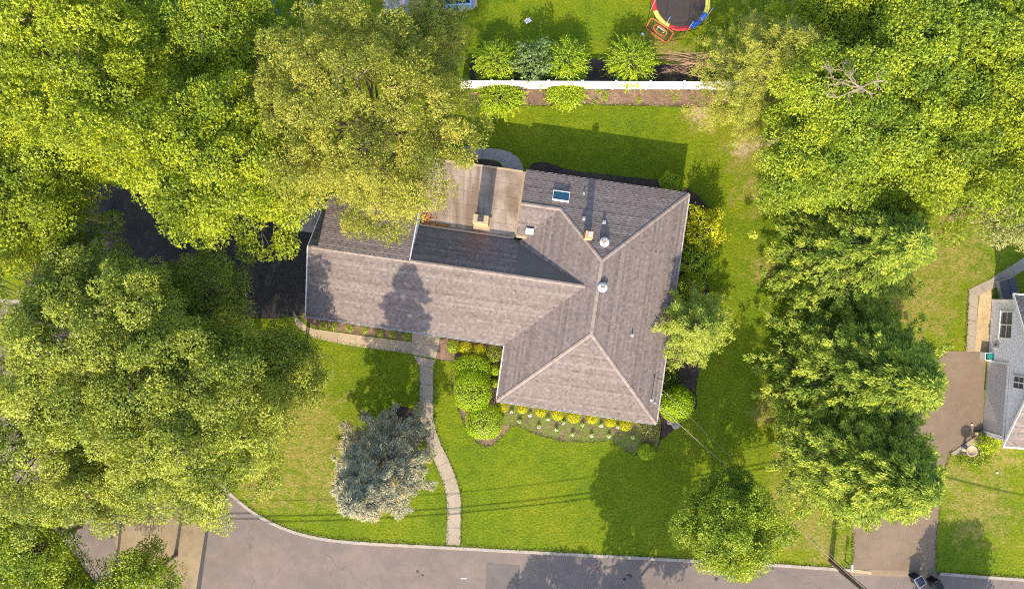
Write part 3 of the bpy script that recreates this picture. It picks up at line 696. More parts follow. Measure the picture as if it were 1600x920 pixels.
# shed dormer over the garage, laid over the steep rear slope
SDS = 0.27; DV = 5.3; DU0, DU1 = -14.15, -7.58
zd = ZL + 0.04 - SDS * (DV - LRV)
shed = house
bm = bmesh.new()
for (u0, u1) in ((DU0, DU1),):
    p = [(u0, LRV, ZL + .04), (u1, LRV, ZL + .04), (u1, DV, zd), (u0, DV, zd)]
    t = [bm.verts.new((x, y, z - .006)) for x, y, z in p]; b = [bm.verts.new((x, y, z - .14)) for x, y, z in p]
    bm.faces.new(t); bm.faces.new(b[::-1])
    for i in range(4): bm.faces.new((t[i], b[i], b[(i + 1) % 4], t[(i + 1) % 4]))
dorm = bm_obj('dormer_roof', bm, M_DECK, house)
shingle_planes([([(DU0, LRV), (DU1, LRV), (DU1, DV), (DU0, DV)], zd, (DU0, DV), (-1, 0), (0, -1), SDS)], M_SHINGLE, dorm, 5)
bm = bmesh.new()
for u in (DU0 + .02, DU1 - .02):           # cheek walls of the dormer
    bm = bmesh.new()
    q = [(u, LRV, ZL - .02), (u, DV - .35, zd + .35 * SDS - .15), (u, DV - .35, 2.6), (u, LRV, 2.6)]
    a = [bm.verts.new((x - .04, y, z)) for x, y, z in q]; b = [bm.verts.new((x + .04, y, z)) for x, y, z in q]
    bm.faces.new(a); bm.faces.new(b[::-1])
    for i in range(4): bm.faces.new((a[i], b[i], b[(i + 1) % 4], a[(i + 1) % 4]))
    bmesh.ops.recalc_face_normals(bm, faces=bm.faces)
    bm_obj('dormer_cheek', bm, M_WHITE, house)
# white rake board along the dormer's edge
bm = bmesh.new(); box(bm, (DU1 + .035, (LRV + DV) / 2, (ZL + zd) / 2 - .04), (.06, (DV - LRV), .16), Matrix.Rotation(-math.atan(SDS), 3, 'X')); bm_obj('rake_board', bm, M_WHITE, dorm)

# ridge and hip caps, one by one
def cap_mesh(w=.125, l=.27, drop=.037):
    bm = bmesh.new()
    v = [bm.verts.new(c) for c in ((-l / 2, -w, -drop + .006), (-l / 2, 0, .006), (-l / 2, w, -drop + .006), (l / 2, -w, -drop + .022), (l / 2, 0, .022), (l / 2, w, -drop + .022), (l / 2, -w, -drop), (l / 2, 0, 0), (l / 2, w, -drop))]
    for q in ((0, 3, 4, 1), (1, 4, 5, 2), (3, 6, 7, 4), (4, 7, 8, 5)): bm.faces.new([v[i] for i in q])
    bmesh.ops.recalc_face_normals(bm, faces=bm.faces)
    me = bpy.data.meshes.new('ridge_cap'); bm.normal_update(); bm.to_mesh(me); bm.free()
    return me
capm = []
for i in range(4):
    me = cap_mesh(); at = me.attributes.new('tint', 'FLOAT', 'FACE'); at.data.foreach_set('value', np.full(len(me.polygons), .2 + .2 * i, np.float32)); me.materials.append(M_CAP); capm.append(me)
def ridge(a, b, n_skip=0):
    a, b = Vector(a), Vector(b); d = b - a; n = int(d.length / .235); x = d.normalized(); y = Vector((0, 0, 1)).cross(x).normalized(); z = x.cross(y)
    rot = Matrix((x, y, z)).transposed().to_4x4()
    for i in range(n):
        p = a + d * ((i + .5) / n) + z * .036
        o = bpy.data.objects.new('ridge_cap', RND.choice(capm)); COL.objects.link(o); o.parent = roof
        o.matrix_local = Matrix.Translation(p) @ rot @ Matrix.Rotation(math.pi, 4, 'Z')
ridge((U0, V0, ZE), (RU, RS, ZR)); ridge((U1, V0, ZE), (RU, RS, ZR)); ridge((U1, V1, ZE), (RU, RN, ZR)); ridge((UN, NWR, ZN), (RU, RN, ZR))
ridge((RU, RS, ZR), (RU, RN, ZR)); ridge((LW_, LRV, ZL), (UX, LRV, ZL)); ridge((-.27, NWR, ZN), (UN, NWR, ZN))

# walls (inset under the eaves)
def wall_run(pts, z0, z1, mat, name='wall', th=.2):
    for a, b in zip(pts[:-1], pts[1:]):
        a, b = Vector(a), Vector(b); d = b - a; bm = bmesh.new()
        m = (a + b) / 2; box(bm, (m.x, m.y, (z0 + z1) / 2), (d.length - (th + .006), th, z1 - z0), Matrix.Rotation(math.atan2(d.y, d.x), 3, 'Z'))
        bm_obj(name, bm, mat, house)
OV = .45
foot = [(-.1 + OV, LV0 + OV + .1), (U0 + OV, V0 + OV), (U1 - OV, V0 + OV), (U1 - OV, V1 - OV), (-.2, V1 - OV)]
wall_run(foot, -.1, ZE + .0, M_SIDING)
wall_run([(-.3, V1 - .6), (-7.4, V1 - .6), (-7.4, 5.0)], -.1, ZF - .18, M_SIDING)
wall_run([(-7.4, 5.0), (LW_ + .4, 5.0), (LW_ + .4, LV0 + OV), (U0 + .3, LV0 + OV)], -.1, ZE - .1, M_SIDING)
bm = bmesh.new()   # gable triangle at the garage end
q = [(LW_ + .4, LV0 + .5, ZE - .1), (LW_ + .4, LRV, ZL - .2), (LW_ + .4, 4.0, ZE - .1)]
a = [bm.verts.new(p) for p in q]; b = [bm.verts.new((p[0] + .15, p[1], p[2])) for p in q]; bm.faces.new(a); bm.faces.new(b[::-1])
for i in range(3): bm.faces.new((a[i], b[i], b[(i + 1) % 3], a[(i + 1) % 3]))
bmesh.ops.recalc_face_normals(bm, faces=bm.faces); bm_obj('gable', bm, M_SIDING, house)
bm = bmesh.new(); box(bm, ((DU0 + DU1) / 2, 5.02, 3.18), (DU1 - DU0 - .2, .2, .76)); bm_obj('dormer_wall', bm, M_SIDING, house)
def window(parent, c, w, h, rz, z=1.5, fm=None):
    """frame proud of the wall with recessed pane"""
    r = Matrix.Rotation(rz, 3, 'Z'); bm = bmesh.new()
    for dx, dz, sx, sz in ((0, h / 2, w + .12, .08), (0, -h / 2, w + .12, .08), (-w / 2, 0, .08, h - .08), (w / 2, 0, .08, h - .08), (0, 0, .05, h - .08)):
        o = r @ Vector((dx, 0, dz)); box(bm, (c[0] + o.x, c[1] + o.y, z + o.z), (sx, .09, sz), r)
    f = bm_obj('window', bm, fm or M_WHITE, parent)
    bm = bmesh.new(); box(bm, (c[0], c[1], z), (w - .02, .03, h - .02), r); bm_obj('pane', bm, M_GLASS, f)
for u in (2.4, 6.0, 9.5): window(house, (u, V0 + OV - .12), 1.6, 1.3, 0)
for v in (-4.5, 0.5, 5.5): window(house, (U1 - OV + .12, v), 1.4, 1.2, math.pi / 2)
for u in (2.4, 8.5): window(house, (u, V1 - OV + .12), 1.4, 1.2, 0)
for u in (-2.5, -9.5, -12): window(house, (u, LV0 + OV - .12), 1.6, 1.2, 0)
bm = bmesh.new(); box(bm, (-5.3, LV0 + OV - .12, 1.05), (1.0, .08, 2.1)); d_ = bm_obj('door', bm, plain('door_paint', (.25, .05, .04), .4), house)
bm = bmesh.new(); box(bm, (-4.95, LV0 + OV - .18, 1.0), (.05, .05, .14)); bm_obj('handle', bm, M_METAL, d_)
for v in (-1.4, 2.4):
    bm = bmesh.new()
    for k in range(4): box(bm, (LW_ + .28, v, .3 + k * .55), (.06, 2.7, .53))
    bm_obj('garage_door', bm, M_WHITE, house)
# gutters
M_GUTTER = plain('gutter_enamel', (.52, .49, .46), .5, .2, 1.2)
def gutter(a, b, z=ZE, mat=M_GUTTER):
    a, b = Vector(a), Vector(b); d = b - a; m = (a + b) / 2; bm = bmesh.new(); rot = Matrix.Rotation(math.atan2(d.y, d.x), 3, 'Z')
    nn = Vector((d.y, -d.x)).normalized()
    for off, w, h, dz in ((.012, .02, .11, 0), (.088, .016, .11, .0), (.05, .06, .02, -.045)):
        c = m + nn * off; box(bm, (c.x, c.y, z - .09 + dz), (d.length, w, h), rot)
    bm_obj('gutter', bm, mat, roof)
gutter((U0, V0), (U1, V0)); gutter((U1, V0 + .16), (U1, V1)); gutter((U1 - .15, V1), (-.27, V1), mat=plain('tan_gutter', (.42, .34, .28), .5)); gutter((U0, LV0 - .05), (U0, V0 + .15)); gutter((LW_, LV0), (U0 - .15, LV0))
bm = bmesh.new(); box(bm, (LW_ - .03, (LV0 + LRV) / 2, (ZE + ZL) / 2 - .02), (.06, math.hypot(LRV - LV0, ZL - ZE), .17), Matrix.Rotation(math.atan(SL), 3, 'X')); bm_obj('rake_board', bm, M_WHITE, roof)
bm = bmesh.new(); box(bm, (LW_ - .03, (4.1 + LRV) / 2, (ZF + ZL) / 2 - .02), (.06, math.hypot(4.1 - LRV, ZL - ZF), .17), Matrix.Rotation(-math.atan(SN), 3, 'X')); bm_obj('rake_board', bm, M_WHITE, roof)
# downspout with its ground leader by the south-west corner
bm = bmesh.new(); tube(bm, [(.15, V0 + .7, ZE - .15), (.27, V0 + .8, ZE - .5), (.27, V0 + .8, .25), (-.25, V0 + .75, .10), (-.75, V0 + .65, .06)], .05, 6); bm_obj('downspout', bm, M_WHITE, house)

# flat rear roof
def flat_extra(nt, p, c):
    mp = N(nt, 'ShaderNodeMapping'); mp.inputs['Rotation'].default_value = (0, 0, math.radians(8.2)); mp.inputs['Scale'].default_value = (1.3, .16, 1); nt.links.new(p, mp.inputs[0])
    k = ramp(nt, noise_n(nt, mp.outputs[0], 1.0, 5, .6, .6), [(0.47, (0, 0, 0)), (0.62, (0.75,) * 3)])
    c = mixc(nt, k, c, (0.125, 0.088, 0.060))
    f = noise_n(nt, p, 0.5, 5, .6)
    return mixc(nt, ramp(nt, f, [(0.5, (0, 0, 0)), (0.68, (0.8,) * 3)]), c, (0.145, 0.100, 0.066))
M_FLAT = ground_mat('roll_roofing', [(0.220, 0.171, 0.132), (0.262, 0.210, 0.166), (0.311, 0.251, 0.201)], 0.3, 1.5, 20, .15, .3, .01, flat_extra)
M_FLATTRIM = plain('roof_edge_metal', (.30, .22, .15), .6)
bm = bmesh.new(); box(bm, ((-8 - .45) / 2, (4.1 + 9.1) / 2, ZF - .08), (7.55, 5.0, .16)); fr = bm_obj('flat_roof', bm, M_FLAT, house)
bm = bmesh.new(); box(bm, (-.36, (4.25 + 9.1) / 2, ZF + .045), (.17, 4.9, .13)); bm_obj('edge_trim', bm, M_FLATTRIM, fr)
bm = bmesh.new(); box(bm, (-4.25, 9.13, ZF - .01), (7.5, .12, .22)); bm_obj('edge_trim', bm, M_CONCY, fr)
bm = bmesh.new(); box(bm, (-4.1, 4.14, ZF + .05), (6.9, .14, .10)); bm_obj('flashing', bm, M_FLATTRIM, fr)
for k in range(4):                       # lapped seams of the roofing sheets
    bm = bmesh.new(); box(bm, (-4.3, 5.05 + k * 1.0, ZF + .006), (7.3, .10, .012)); bm_obj('seam', bm, M_FLAT, fr)
# brick chimney on the flat roof
ch = empty('chimney', (0, 0, 0)); ch.parent = house; ch.location = (-2.92, 4.90, ZF)
for nm, parts, mat in (('stack', [((0, 0, 1.45), (1.08, .60, 2.9))], M_BRICK), ('crown', [((-.38, 0, 2.93), (.30, .58, .10)), ((.38, 0, 2.93), (.30, .58, .10)), ((0, -.23, 2.93), (.44, .12, .10)), ((0, .23, 2.93), (.44, .12, .10))], M_CONCY), ('flue', [((0, 0, 3.04), (.40, .28, .20))], M_DARKMETAL)):
    bm = bmesh.new()
    for c, s in parts: box(bm, c, s)
    bm_obj(nm, bm, mat, ch)
bm = bmesh.new(); box(bm, (0, 0, .10), (1.26, .98, .2)); bm_obj('flashing', bm, M_FLATTRIM, ch)
# small chimney by the hip
c2 = empty('chimney', (0, 0, 0)); c2.parent = house; c2.location = (4.72, 4.85, 4.3)
bm = bmesh.new(); box(bm, (0, 0, .75), (.52, .52, 1.9)); bm_obj('stack', bm, M_BRICK, c2)
bm = bmesh.new(); box(bm, (.06, .08, 1.78), (.30, .30, .16)); bm_obj('cap', bm, M_METAL, c2)
# roof ventilators: white domes with a motor housing
for (u, v, z) in ((5.98, 4.62, 4.60), (6.25, 1.42, 5.02)):
    f = empty('attic_fan', (0, 0, 0)); f.parent = house; f.location = (u, v, z - .05); f.rotation_euler[2] = RND.uniform(.3, .7) if v > 3 else .05
    bm = bmesh.new(); lathe(bm, (0, 0, 0), [(.24, -.1), (.24, .18), (.25, .24)], 18); bm_obj('base', bm, M_METAL, f)
    bm = bmesh.new(); lathe(bm, (0, 0, .22), [(.35, 0), (.36, .03), (.31, .10), (.19, .17), (.04, .19)], 22); bm_obj('dome', bm, M_VENT, f, True)
    bm = bmesh.new(); box(bm, (0, .03, .42), (.40, .24, .05)); bm_obj('hatch', bm, M_VENT, f)
    bm = bmesh.new(); box(bm, (0, .03, .447), (.30, .15, .02)); bm_obj('label_plate', bm, plain('brown_plate', (.22, .13, .08), .6), f)
def pipe(u, v, z, r=.06, h=.35, mat=M_METAL):
    e = empty('vent_pipe', (0, 0, 0)); e.parent = house; e.location = (u, v, z)
    bm = bmesh.new(); tube(bm, [(0, 0, -.1), (0, 0, h)], r, 10); bm_obj('pipe', bm, mat, e)
    bm = bmesh.new(); lathe(bm, (0, 0, -.02), [(r * 2.3, 0), (r * 1.3, .08), (r * 1.05, .12)], 12); bm_obj('flashing', bm, M_WHITE, e)
pipe(9.0, -1.66, ZE + SL * 2.9); 
for u, v in ((5.83, 6.1), (4.35, 6.15)):
    bm = bmesh.new(); zz = ZE + SL * (V1 - v); box(bm, (u, v, zz + .1), (.26, .24, .22), Matrix.Rotation(-math.atan(SL), 3, 'X'), .8); bm_obj('box_vent', bm, M_METAL, house)
bm = bmesh.new(); box(bm, (4.15, 8.05, ZE + SL * 1.15 + .06), (.12, .2, .12)); bm_obj('box_vent', bm, M_METAL, house)
# skylight
sk = empty('skylight', (0, 0, 0)); sk.parent = house; sk.location = (2.52, 7.55, ZE + SL * (V1 - 7.55)); sk.rotation_euler[0] = -math.atan(SL)
bm = bmesh.new()
for c, s in (((0, .36, .09), (1.22, .05, .22)), ((0, -.36, .09), (1.22, .05, .22)), ((.595, 0, .09), (.03, .67, .22)), ((-.595, 0, .09), (.03, .67, .22))): box(bm, c, s)
bm_obj('frame', bm, M_WHITE, sk)
bm = bmesh.new(); box(bm, (0, 0, .165), (1.16, .66, .03)); bm_obj('pane', bm, M_SKYGLASS, sk)
# box housing in the roof corner
bm = bmesh.new(); box(bm, (.62, 4.75, 3.30), (.60, .42, .35)); bm_obj('vent_housing', bm, M_VENT, house)
bm = bmesh.new(); box(bm, (.35, 4.30, 3.05), (1.3, .22, .10)); bm_obj('flashing', bm, M_CONCY, house)
# service mast
ms = empty('service_mast', (0, 0, 0)); ms.parent = house; ms.location = (11.25, -6.2, 3.1)
bm = bmesh.new(); tube(bm, [(0, 0, -.3), (0, 0, 1.25)], .035, 8); bm_obj('mast', bm, M_METAL, ms)
bm = bmesh.new(); lathe(bm, (0, 0, 1.2), [(.05, 0), (.08, .05), (.06, .14), (.02, .18)], 10); bm_obj('weatherhead', bm, M_METAL, ms)
bm = bmesh.new(); lathe(bm, (0, 0, .02), [(.16, 0), (.06, .1)], 12); bm_obj('flashing', bm, M_WHITE, ms)
def hl(u, v, z):
    r = Matrix.Rotation(TH, 3, 'Z') @ Vector((u, v, z)); return r
# dry leaves blown against the foot of the slope on the flat roof
rng = np.random.default_rng(3); n = 420
u = np.concatenate([rng.normal(-7.3, .28, 230), rng.uniform(-7.4, -5.3, 190)]); v = np.concatenate([4.55 + np.abs(rng.normal(0, .28, 230)), 4.27 + np.abs(rng.normal(0, .06, 190))])
Pq = np.array([hl(a, b, ZF + .03) for a, b in zip(u, v)]); Pq[:, 2] += rng.uniform(0, .06, n)
o = link('leaf_litter', leaves_mesh('leaf_litter', Pq, rng.normal(0, 1, (n, 3)) * np.array([1, 1, .2]), unit(rng.normal(0, .4, (n, 3)) + np.array([0, 0, 1])), .13, .09, rng.uniform(0, 1, n)), L_DRY)
tag(o, 'orange dry leaves drifted on the flat rear roof', 'leaves', kind='stuff')

# ------------------------------------------------------------------ fence
fence = empty('vinyl_fence', W(720, 139), 'white vinyl privacy fence running behind the back lawn', 'fence')
fo = fence.location
fx = [W(x, 139).x for x in (722, 769.5, 800.5, 855, 906, 957, 1009, 1060, 1111, 1160)]
fy = lambda x: W(0, 138.2).y - (x - fo.x) * 0.0045
bm = bmesh.new(); box(bm, (0, 0, .96), (.13, .13, 1.92)); pm = bpy.data.meshes.new('post'); bm.to_mesh(pm); bm.free(); pm.materials.append(M_VINYL)
bm = bmesh.new(); box(bm, (0, 0, 1.95), (.17, .17, .04)); box(bm, (0, 0, 2.0), (.15, .15, .06), None, .2); cm_ = bpy.data.meshes.new('post_cap'); bm.to_mesh(cm_); bm.free(); cm_.materials.append(M_VINYL)
for i, x in enumerate(fx):
    o = link('post', pm, None, fence); o.location = (x - fo.x, fy(x) - fo.y, 0)
    c = link('post_cap', cm_, None, o)
    if i < len(fx) - 1:
        x2 = fx[i + 1]; bm = bmesh.new(); w = x2 - x - .15
        nb = max(4, int(w / .17)); bw = w / nb
        for k in range(nb): box(bm, (-w / 2 + (k + .5) * bw, 0, .93), (bw - .006, .036, 1.55))
        p = bm_obj('panel', bm, M_VINYL, fence); xm = (x + x2) / 2; p.location = (xm - fo.x, fy(xm) - fo.y, 0); p.rotation_euler[2] = math.atan2(fy(x2) - fy(x), x2 - x); p['kind'] = 'stuff'
        for z in (.12, 1.76):
            bm = bmesh.new(); box(bm, (0, 0, z), (w, .06, .14)); r = bm_obj('rail', bm, M_VINYL, p)

# ------------------------------------------------------------------ trees
def T(*a, **k): return broad_tree(*a, **k)
mp = dict(clumps=608, per=105, cr=.80, ll=.185, lw=.125)
T(11, 118, 120, 10, 7.6, 5.0, L_MAPLE, 'tall bright green maple, its crown reaching over the edge of the woods', name='maple_tree', **mp)
T(12, 354, 250, 9.0, 6.0, 4.4, L_MAPLE, 'bright green maple leaning over the shaded black driveway', name='maple_tree', clumps=464, per=105, cr=.80, ll=.185, lw=.125)
T(13, 48, 322, 8.5, 5.3, 4.2, L_MAPLE, 'bright green maple at the far bend of the black driveway', name='maple_tree', clumps=352, per=105, cr=.80, ll=.185, lw=.125)
T(14, 345, 45, 7.5, 4.6, 3.6, L_GREEN, 'darker green tree behind the maples, beside the swing set', clumps=256, per=95, cr=.75, ll=.185, lw=.12)
T(115, 570, 186, 9.5, 7.9, 5.6, L_OLIVE, 'large olive yellow tree spreading over the garage and flat roof', name='olive_toned_tree', clumps=1000, per=85, cr=.58, ll=.16, lw=.085, nl=13, upright=.5, trunk_r=.36)
T(16, 668, 72, 5.5, 3.3, 2.6, L_OLIVE, 'low grey olive tree in the shade beside the neighbours terrace', clumps=170, per=70, cr=.6, ll=.18, lw=.10, name='small_tree', trunk_r=.15)
ok = dict(cr=.76, ll=.175, lw=.115)
T(21, 165, 535, 9.0, 7.2, 4.8, L_OAK, 'broad green tree between the black driveway and the street bend', name='oak_tree', clumps=576, per=105, trunk_r=.34, **ok)
T(22, 303, 648, 9.0, 7.1, 5.0, L_OAK, 'broad green tree overhanging the corner of the front lawn and road', name='oak_tree', clumps=576, per=105, trunk_r=.34, **ok)
T(23, 62, 695, 8.0, 6.3, 4.2, L_OAK, 'green tree standing beyond the tan side pavement', name='oak_tree', clumps=400, per=105, **ok)
T(24, 440, 575, 5.0, 3.3, 2.4, L_OAK, 'low spreading limb tree reaching over the garden path end', name='small_tree', clumps=170, per=75, trunk_r=.16, **ok)
T(25, 45, 865, 5.5, 4.2, 2.8, L_GREEN, 'shaded green tree beside the tan side pavement under the cables', clumps=230, per=70, trunk_r=.18, **ok)
T(26, 225, 905, 4.5, 2.6, 2.2, L_GREEN, 'small bright tree rising in front of the tan side pavement', name='small_tree', clumps=120, per=70, trunk_r=.12, **ok)
T(27, 120, 940, 4.5, 3.0, 2.2, L_GREEN, 'bushy green tree beside the road end of the side pavement', name='small_tree', clumps=120, per=70, trunk_r=.12, **ok)
T(29, 205, 735, 6.5, 3.9, 3.0, L_OAK, 'dark limbed tree casting shade on the tan side pavement', name='oak_tree', clumps=160, per=85, trunk_r=.2, **ok)
T(28, 325, 462, 5.0, 3.2, 2.4, L_OAK, 'low dark tree at the edge of the shaded black driveway', name='small_tree', clumps=150, per=70, trunk_r=.16, **ok)
gr = dict(cr=.76, ll=.18, lw=.12)
T(31, 1350, 175, 9.5, 6.4, 4.6, L_GREEN, 'tall green tree with the dead limbs standing in its crown', clumps=480, per=108, **gr)
T(32, 1490, 215, 9.0, 6.2, 4.4, L_MAPLE, 'bright green tree above the neighbours dry lawn', clumps=464, per=108, **gr)
T(33, 1445, 35, 10, 6.0, 4.4, L_GREEN, 'tall green tree deep in the woods behind the dead limbs', clumps=352, per=108, **gr)
T(34, 1300, 35, 8.0, 4.4, 3.6, L_MAPLE, 'rounded bright tree just behind the pine', clumps=224, per=108, **gr)
T(35, 1262, 262, 7.0, 3.5, 3.4, L_GREEN, 'narrow green tree between the pine and the hemlock hedge', clumps=184, per=108, **gr)
T(36, 1590, 95, 10, 5.2, 4.2, L_GREEN, 'green tree in the woods above the neighbours house', clumps=264, per=108, **gr)
T(37, 1582, 320, 6.5, 3.0, 2.6, L_PALE, 'pale grey green tree beside the neighbours curving side path', name='small_tree', clumps=136, per=108, **gr)
T(38, 1140, 822, 5.2, 3.75, 3.4, L_GREEN, 'rounded green street tree at the kerb beside the service cables', name='street_tree', nl=9, clumps=430, per=85, cr=.62, ll=.16, lw=.105, trunk_r=.18)
# trees across the road, outside the picture, whose shadows lie on lawn and road
def far(seed, gx, gy, hc, R, hz, label, clumps):
    f = CAM_H / (CAM_H - hc); return T(seed, 800 + (gx - 800) * f, 460 + (gy - 460) * f, hc, R, hz, L_OAK, label, clumps=clumps, per=60, cr=.8, ll=.3, lw=.2, trunk_r=.25)
far(41, 975, 1030, 7.4, 4.3, 3.6, 'tree across the road shading the lawn beside the street tree', 260)
far(42, 840, 1120, 5.5, 3.6, 2.4, 'thin tree across the road shading the asphalt patch', 60)
far(43, 1475, 1015, 3.6, 2.9, 2.3, 'dense tree across the road shading the wheeled bins', 190)

conprof = lambda u: np.clip((1 - u) ** 0.66, 0, 1) * np.clip(u / 0.10 + 0.55, 0, 1)
hemprof = lambda u: np.clip((1 - u) / .78, 0, 1) ** 0.68 * np.where(u > .22, 1, .88 + .12 * u / .22)
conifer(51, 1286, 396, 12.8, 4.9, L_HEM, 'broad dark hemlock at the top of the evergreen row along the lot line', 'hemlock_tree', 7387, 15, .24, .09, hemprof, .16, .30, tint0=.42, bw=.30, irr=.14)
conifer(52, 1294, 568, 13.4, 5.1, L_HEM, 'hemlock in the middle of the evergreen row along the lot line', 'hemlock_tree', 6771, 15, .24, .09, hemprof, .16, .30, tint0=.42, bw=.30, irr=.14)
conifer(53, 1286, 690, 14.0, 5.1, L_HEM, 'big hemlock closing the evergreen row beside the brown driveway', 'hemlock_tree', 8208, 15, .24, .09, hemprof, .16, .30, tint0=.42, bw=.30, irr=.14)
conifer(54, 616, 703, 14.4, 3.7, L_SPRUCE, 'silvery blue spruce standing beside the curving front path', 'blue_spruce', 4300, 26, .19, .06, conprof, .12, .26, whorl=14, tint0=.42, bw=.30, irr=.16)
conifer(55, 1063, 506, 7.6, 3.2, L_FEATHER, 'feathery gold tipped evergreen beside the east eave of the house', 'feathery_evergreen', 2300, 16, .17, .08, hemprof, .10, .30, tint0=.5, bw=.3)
# pine with dead boughs on its shaded side
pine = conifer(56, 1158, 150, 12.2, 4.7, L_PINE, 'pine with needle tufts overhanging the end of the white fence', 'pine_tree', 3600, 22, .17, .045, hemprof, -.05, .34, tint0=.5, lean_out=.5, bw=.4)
rng = np.random.default_rng(77); bm = bmesh.new()
b0 = W(1105, 100, 3.0) - pine.location; 
for i in range(26):
    e = W(rng.uniform(1022, 1068), rng.uniform(76, 116), rng.uniform(1.4, 2.6)) - pine.location; s = Vector(b0) + Vector((rng.normal(0, .3), rng.normal(0, .5), rng.normal(0, .3)))
    m = s.lerp(e, .55) + Vector((0, rng.normal(0, .15), .15)); tube(bm, [s, m, e], [.035, .022, .008], 4)
    for k in range(5):
        st = m.lerp(e, rng.uniform(0, .9)); tube(bm, [st, st + Vector((-rng.uniform(.15, .5), rng.uniform(-.35, .3), rng.uniform(-.1, .1)))], [.014, .004], 3)
o = bm_obj('dead_branch', bm, M_REDTWIG, pine); o['label'] = 'bare reddish brown dead boughs'
# dead tree poking out of the woods
sn = W(1352, 135, 14.6); snag = empty('dead_tree', (sn.x, sn.y, 0), 'bare silvery dead limbs rising above the green woods', 'tree')
rng = np.random.default_rng(9); bm = bmesh.new()
tube(bm, [(0, 0, -.1), (.1, .1, 7), (-.1, 0, 14.4)], [.24, .18, .09], 8)
def limb(bm, s, d, L, r, depth):
    d = d.normalized(); pts = [s]; p = s
    for k in range(4):
        d = (d + Vector(rng.normal(0, .22, 3))).normalized(); p = p + d * L / 4; pts.append(p)
    tube(bm, pts, [r, r * .8, r * .62, r * .42, r * .18], 5)
    if depth > 0:
        for k in range(3):
            i = int(rng.integers(1, 4)); side = Vector((-d.y, d.x, 0)) * (1 if k % 2 else -1)
            limb(bm, pts[i], d * .7 + side * rng.uniform(.5, 1.0) + Vector((0, 0, rng.uniform(-.1, .25))), L * rng.uniform(.4, .6), r * .5, depth - 1)
top = Vector((-.1, 0, 14.3))
for dx, dy, L in ((-1, .25, 2.2), (-.9, -.7, 1.9), (-.5, .9, 1.9), (.9, .3, 1.5), (.8, -.3, 1.0), (-.9, .1, 1.6)): limb(bm, top, Vector((dx, dy, .12)), L, .055, 2)
bm_obj('trunk', bm, M_DEADWOOD, snag)

# ------------------------------------------------------------------ shrubs
arching_bush(61, 776, 107, 1.5, 2.3, L_BUSH, 'arching green shrub behind the fence, next to the olive toned tree', group='shrubs behind the fence')
bush(62, 832, 106, 1.5, 2.7, L_SAGE, 'loose grey green shrub behind the fence between two arching shrubs', 2600, .2, .12, rough=.3, tight=False, group='shrubs behind the fence')
arching_bush(63, 882, 107, 1.6, 2.4, L_BUSH, 'arching green shrub behind the fence, right beside the grey green shrub', group='shrubs behind the fence')
arching_bush(64, 982, 107, 1.7, 2.5, L_BUSH, 'arching green shrub standing alone behind the fence', group='shrubs behind the fence')
arching_bush(65, 782, 156, 1.5, 1.2, L_BUSH, 'low arching shrub on the lawn side of the fence under the olive toned tree', sx=1.15, sy=.75, ns=360, group='shrubs before the fence')
arching_bush(66, 883, 151, 1.3, 1.0, L_BUSH, 'low arching shrub alone in the mulch strip on the lawn side of the fence', sx=1.0, sy=.62, group='shrubs before the fence')
rngp = np.random.default_rng(5)
# clipped cushions by the entry
bush(71, 738, 577, 1.38, 1.15, L_HEDGE, 'clipped rounded hedge cushion nearest the entry bed globes, half in shade', 6500, .10, .065, name='clipped_hedge', rough=.04, boxy=.8, sx=1.05, sy=.85)
bush(72, 739, 607, 1.40, 1.6, L_HEDGE, 'tallest clipped hedge cushion in the middle of the entry bed', 8000, .10, .065, name='clipped_hedge', rough=.04, boxy=.8, sx=1.0, sy=1.15)
bush(73, 757, 656, 1.40, 1.3, L_HEDGE, 'clipped rounded hedge cushion at the pointed end of the entry bed', 6500, .10, .065, name='clipped_hedge', rough=.04, boxy=.8, sx=1.0, sy=.95)
for i, (x, y, m, lb) in enumerate(((709, 541, L_BUSH, 'small green globe shrub by the entry landing'), (728, 543.5, L_YEL, 'golden globe shrub between a green globe and a square golden one'), (749, 547.5, L_YEL, 'square clipped golden shrub beside the rose bush'), (772, 552, L_GREEN, 'dark green rose bush in the inner corner of the roofs'), (774, 577, L_HEDGE, 'small light green shrub tucked under the west eave'), (773, 597, L_BUSH, 'tiny shrub beside the downspout leader'))):
    bush(80 + i, x, y, (.50, .50, .50, .62, .42, .35)[i], (.75, .7, .65, .95, .6, .4)[i], m, lb, 1500, .075, .05, rough=.08)
for i, (x, y) in enumerate(((160, 545), (267, 553), (372, 572), (460, 585), (555, 598), (658, 607), (757, 627), (838, 643))):
    q = z35(x, y); bush(90 + i, q[0] + rngp.normal(0, .8), q[1] + .5, rngp.uniform(.38, .50), rngp.uniform(.5, .68), L_YEL, 'small golden globe shrub in the row under the south eave', 1300, .075, .05, name='golden_shrub', group='golden globes under the south eave', rough=.08, tint=.5)
bush(101, 1053, 628, 1.35, 1.75, L_HEDGE, 'large round shrub with golden green skirt beside the service mast', 7000, .13, .085, rough=.06)
bush(102, 1008.5, 704, .62, .85, L_HEDGE, 'clipped round shrub at the corner of the south bed', 2200, .085, .06, rough=.05)
bush(103, 1014, 673, .7, .5, L_PALE, 'low pale shrub at the south east corner of the house', 1100, .09, .06, rough=.3, tight=False)
bush(104, 1046, 290, .85, 1.1, L_BUSH, 'light green shrub by the north east corner of the house', 1800, .12, .08, rough=.2, tight=False)
bush(105, 1092, 362, 1.4, 3.0, L_YEL, 'golden yellow leafed shrub beside the east eave', 3600, .16, .11, rough=.35, tight=False, sy=1.15, tint=.35)
bush(106, 1081, 408, 1.35, 2.3, L_BUSH, 'green shrub between the golden shrub and the feathery evergreen', 2600, .13, .09, rough=.3, tight=False)
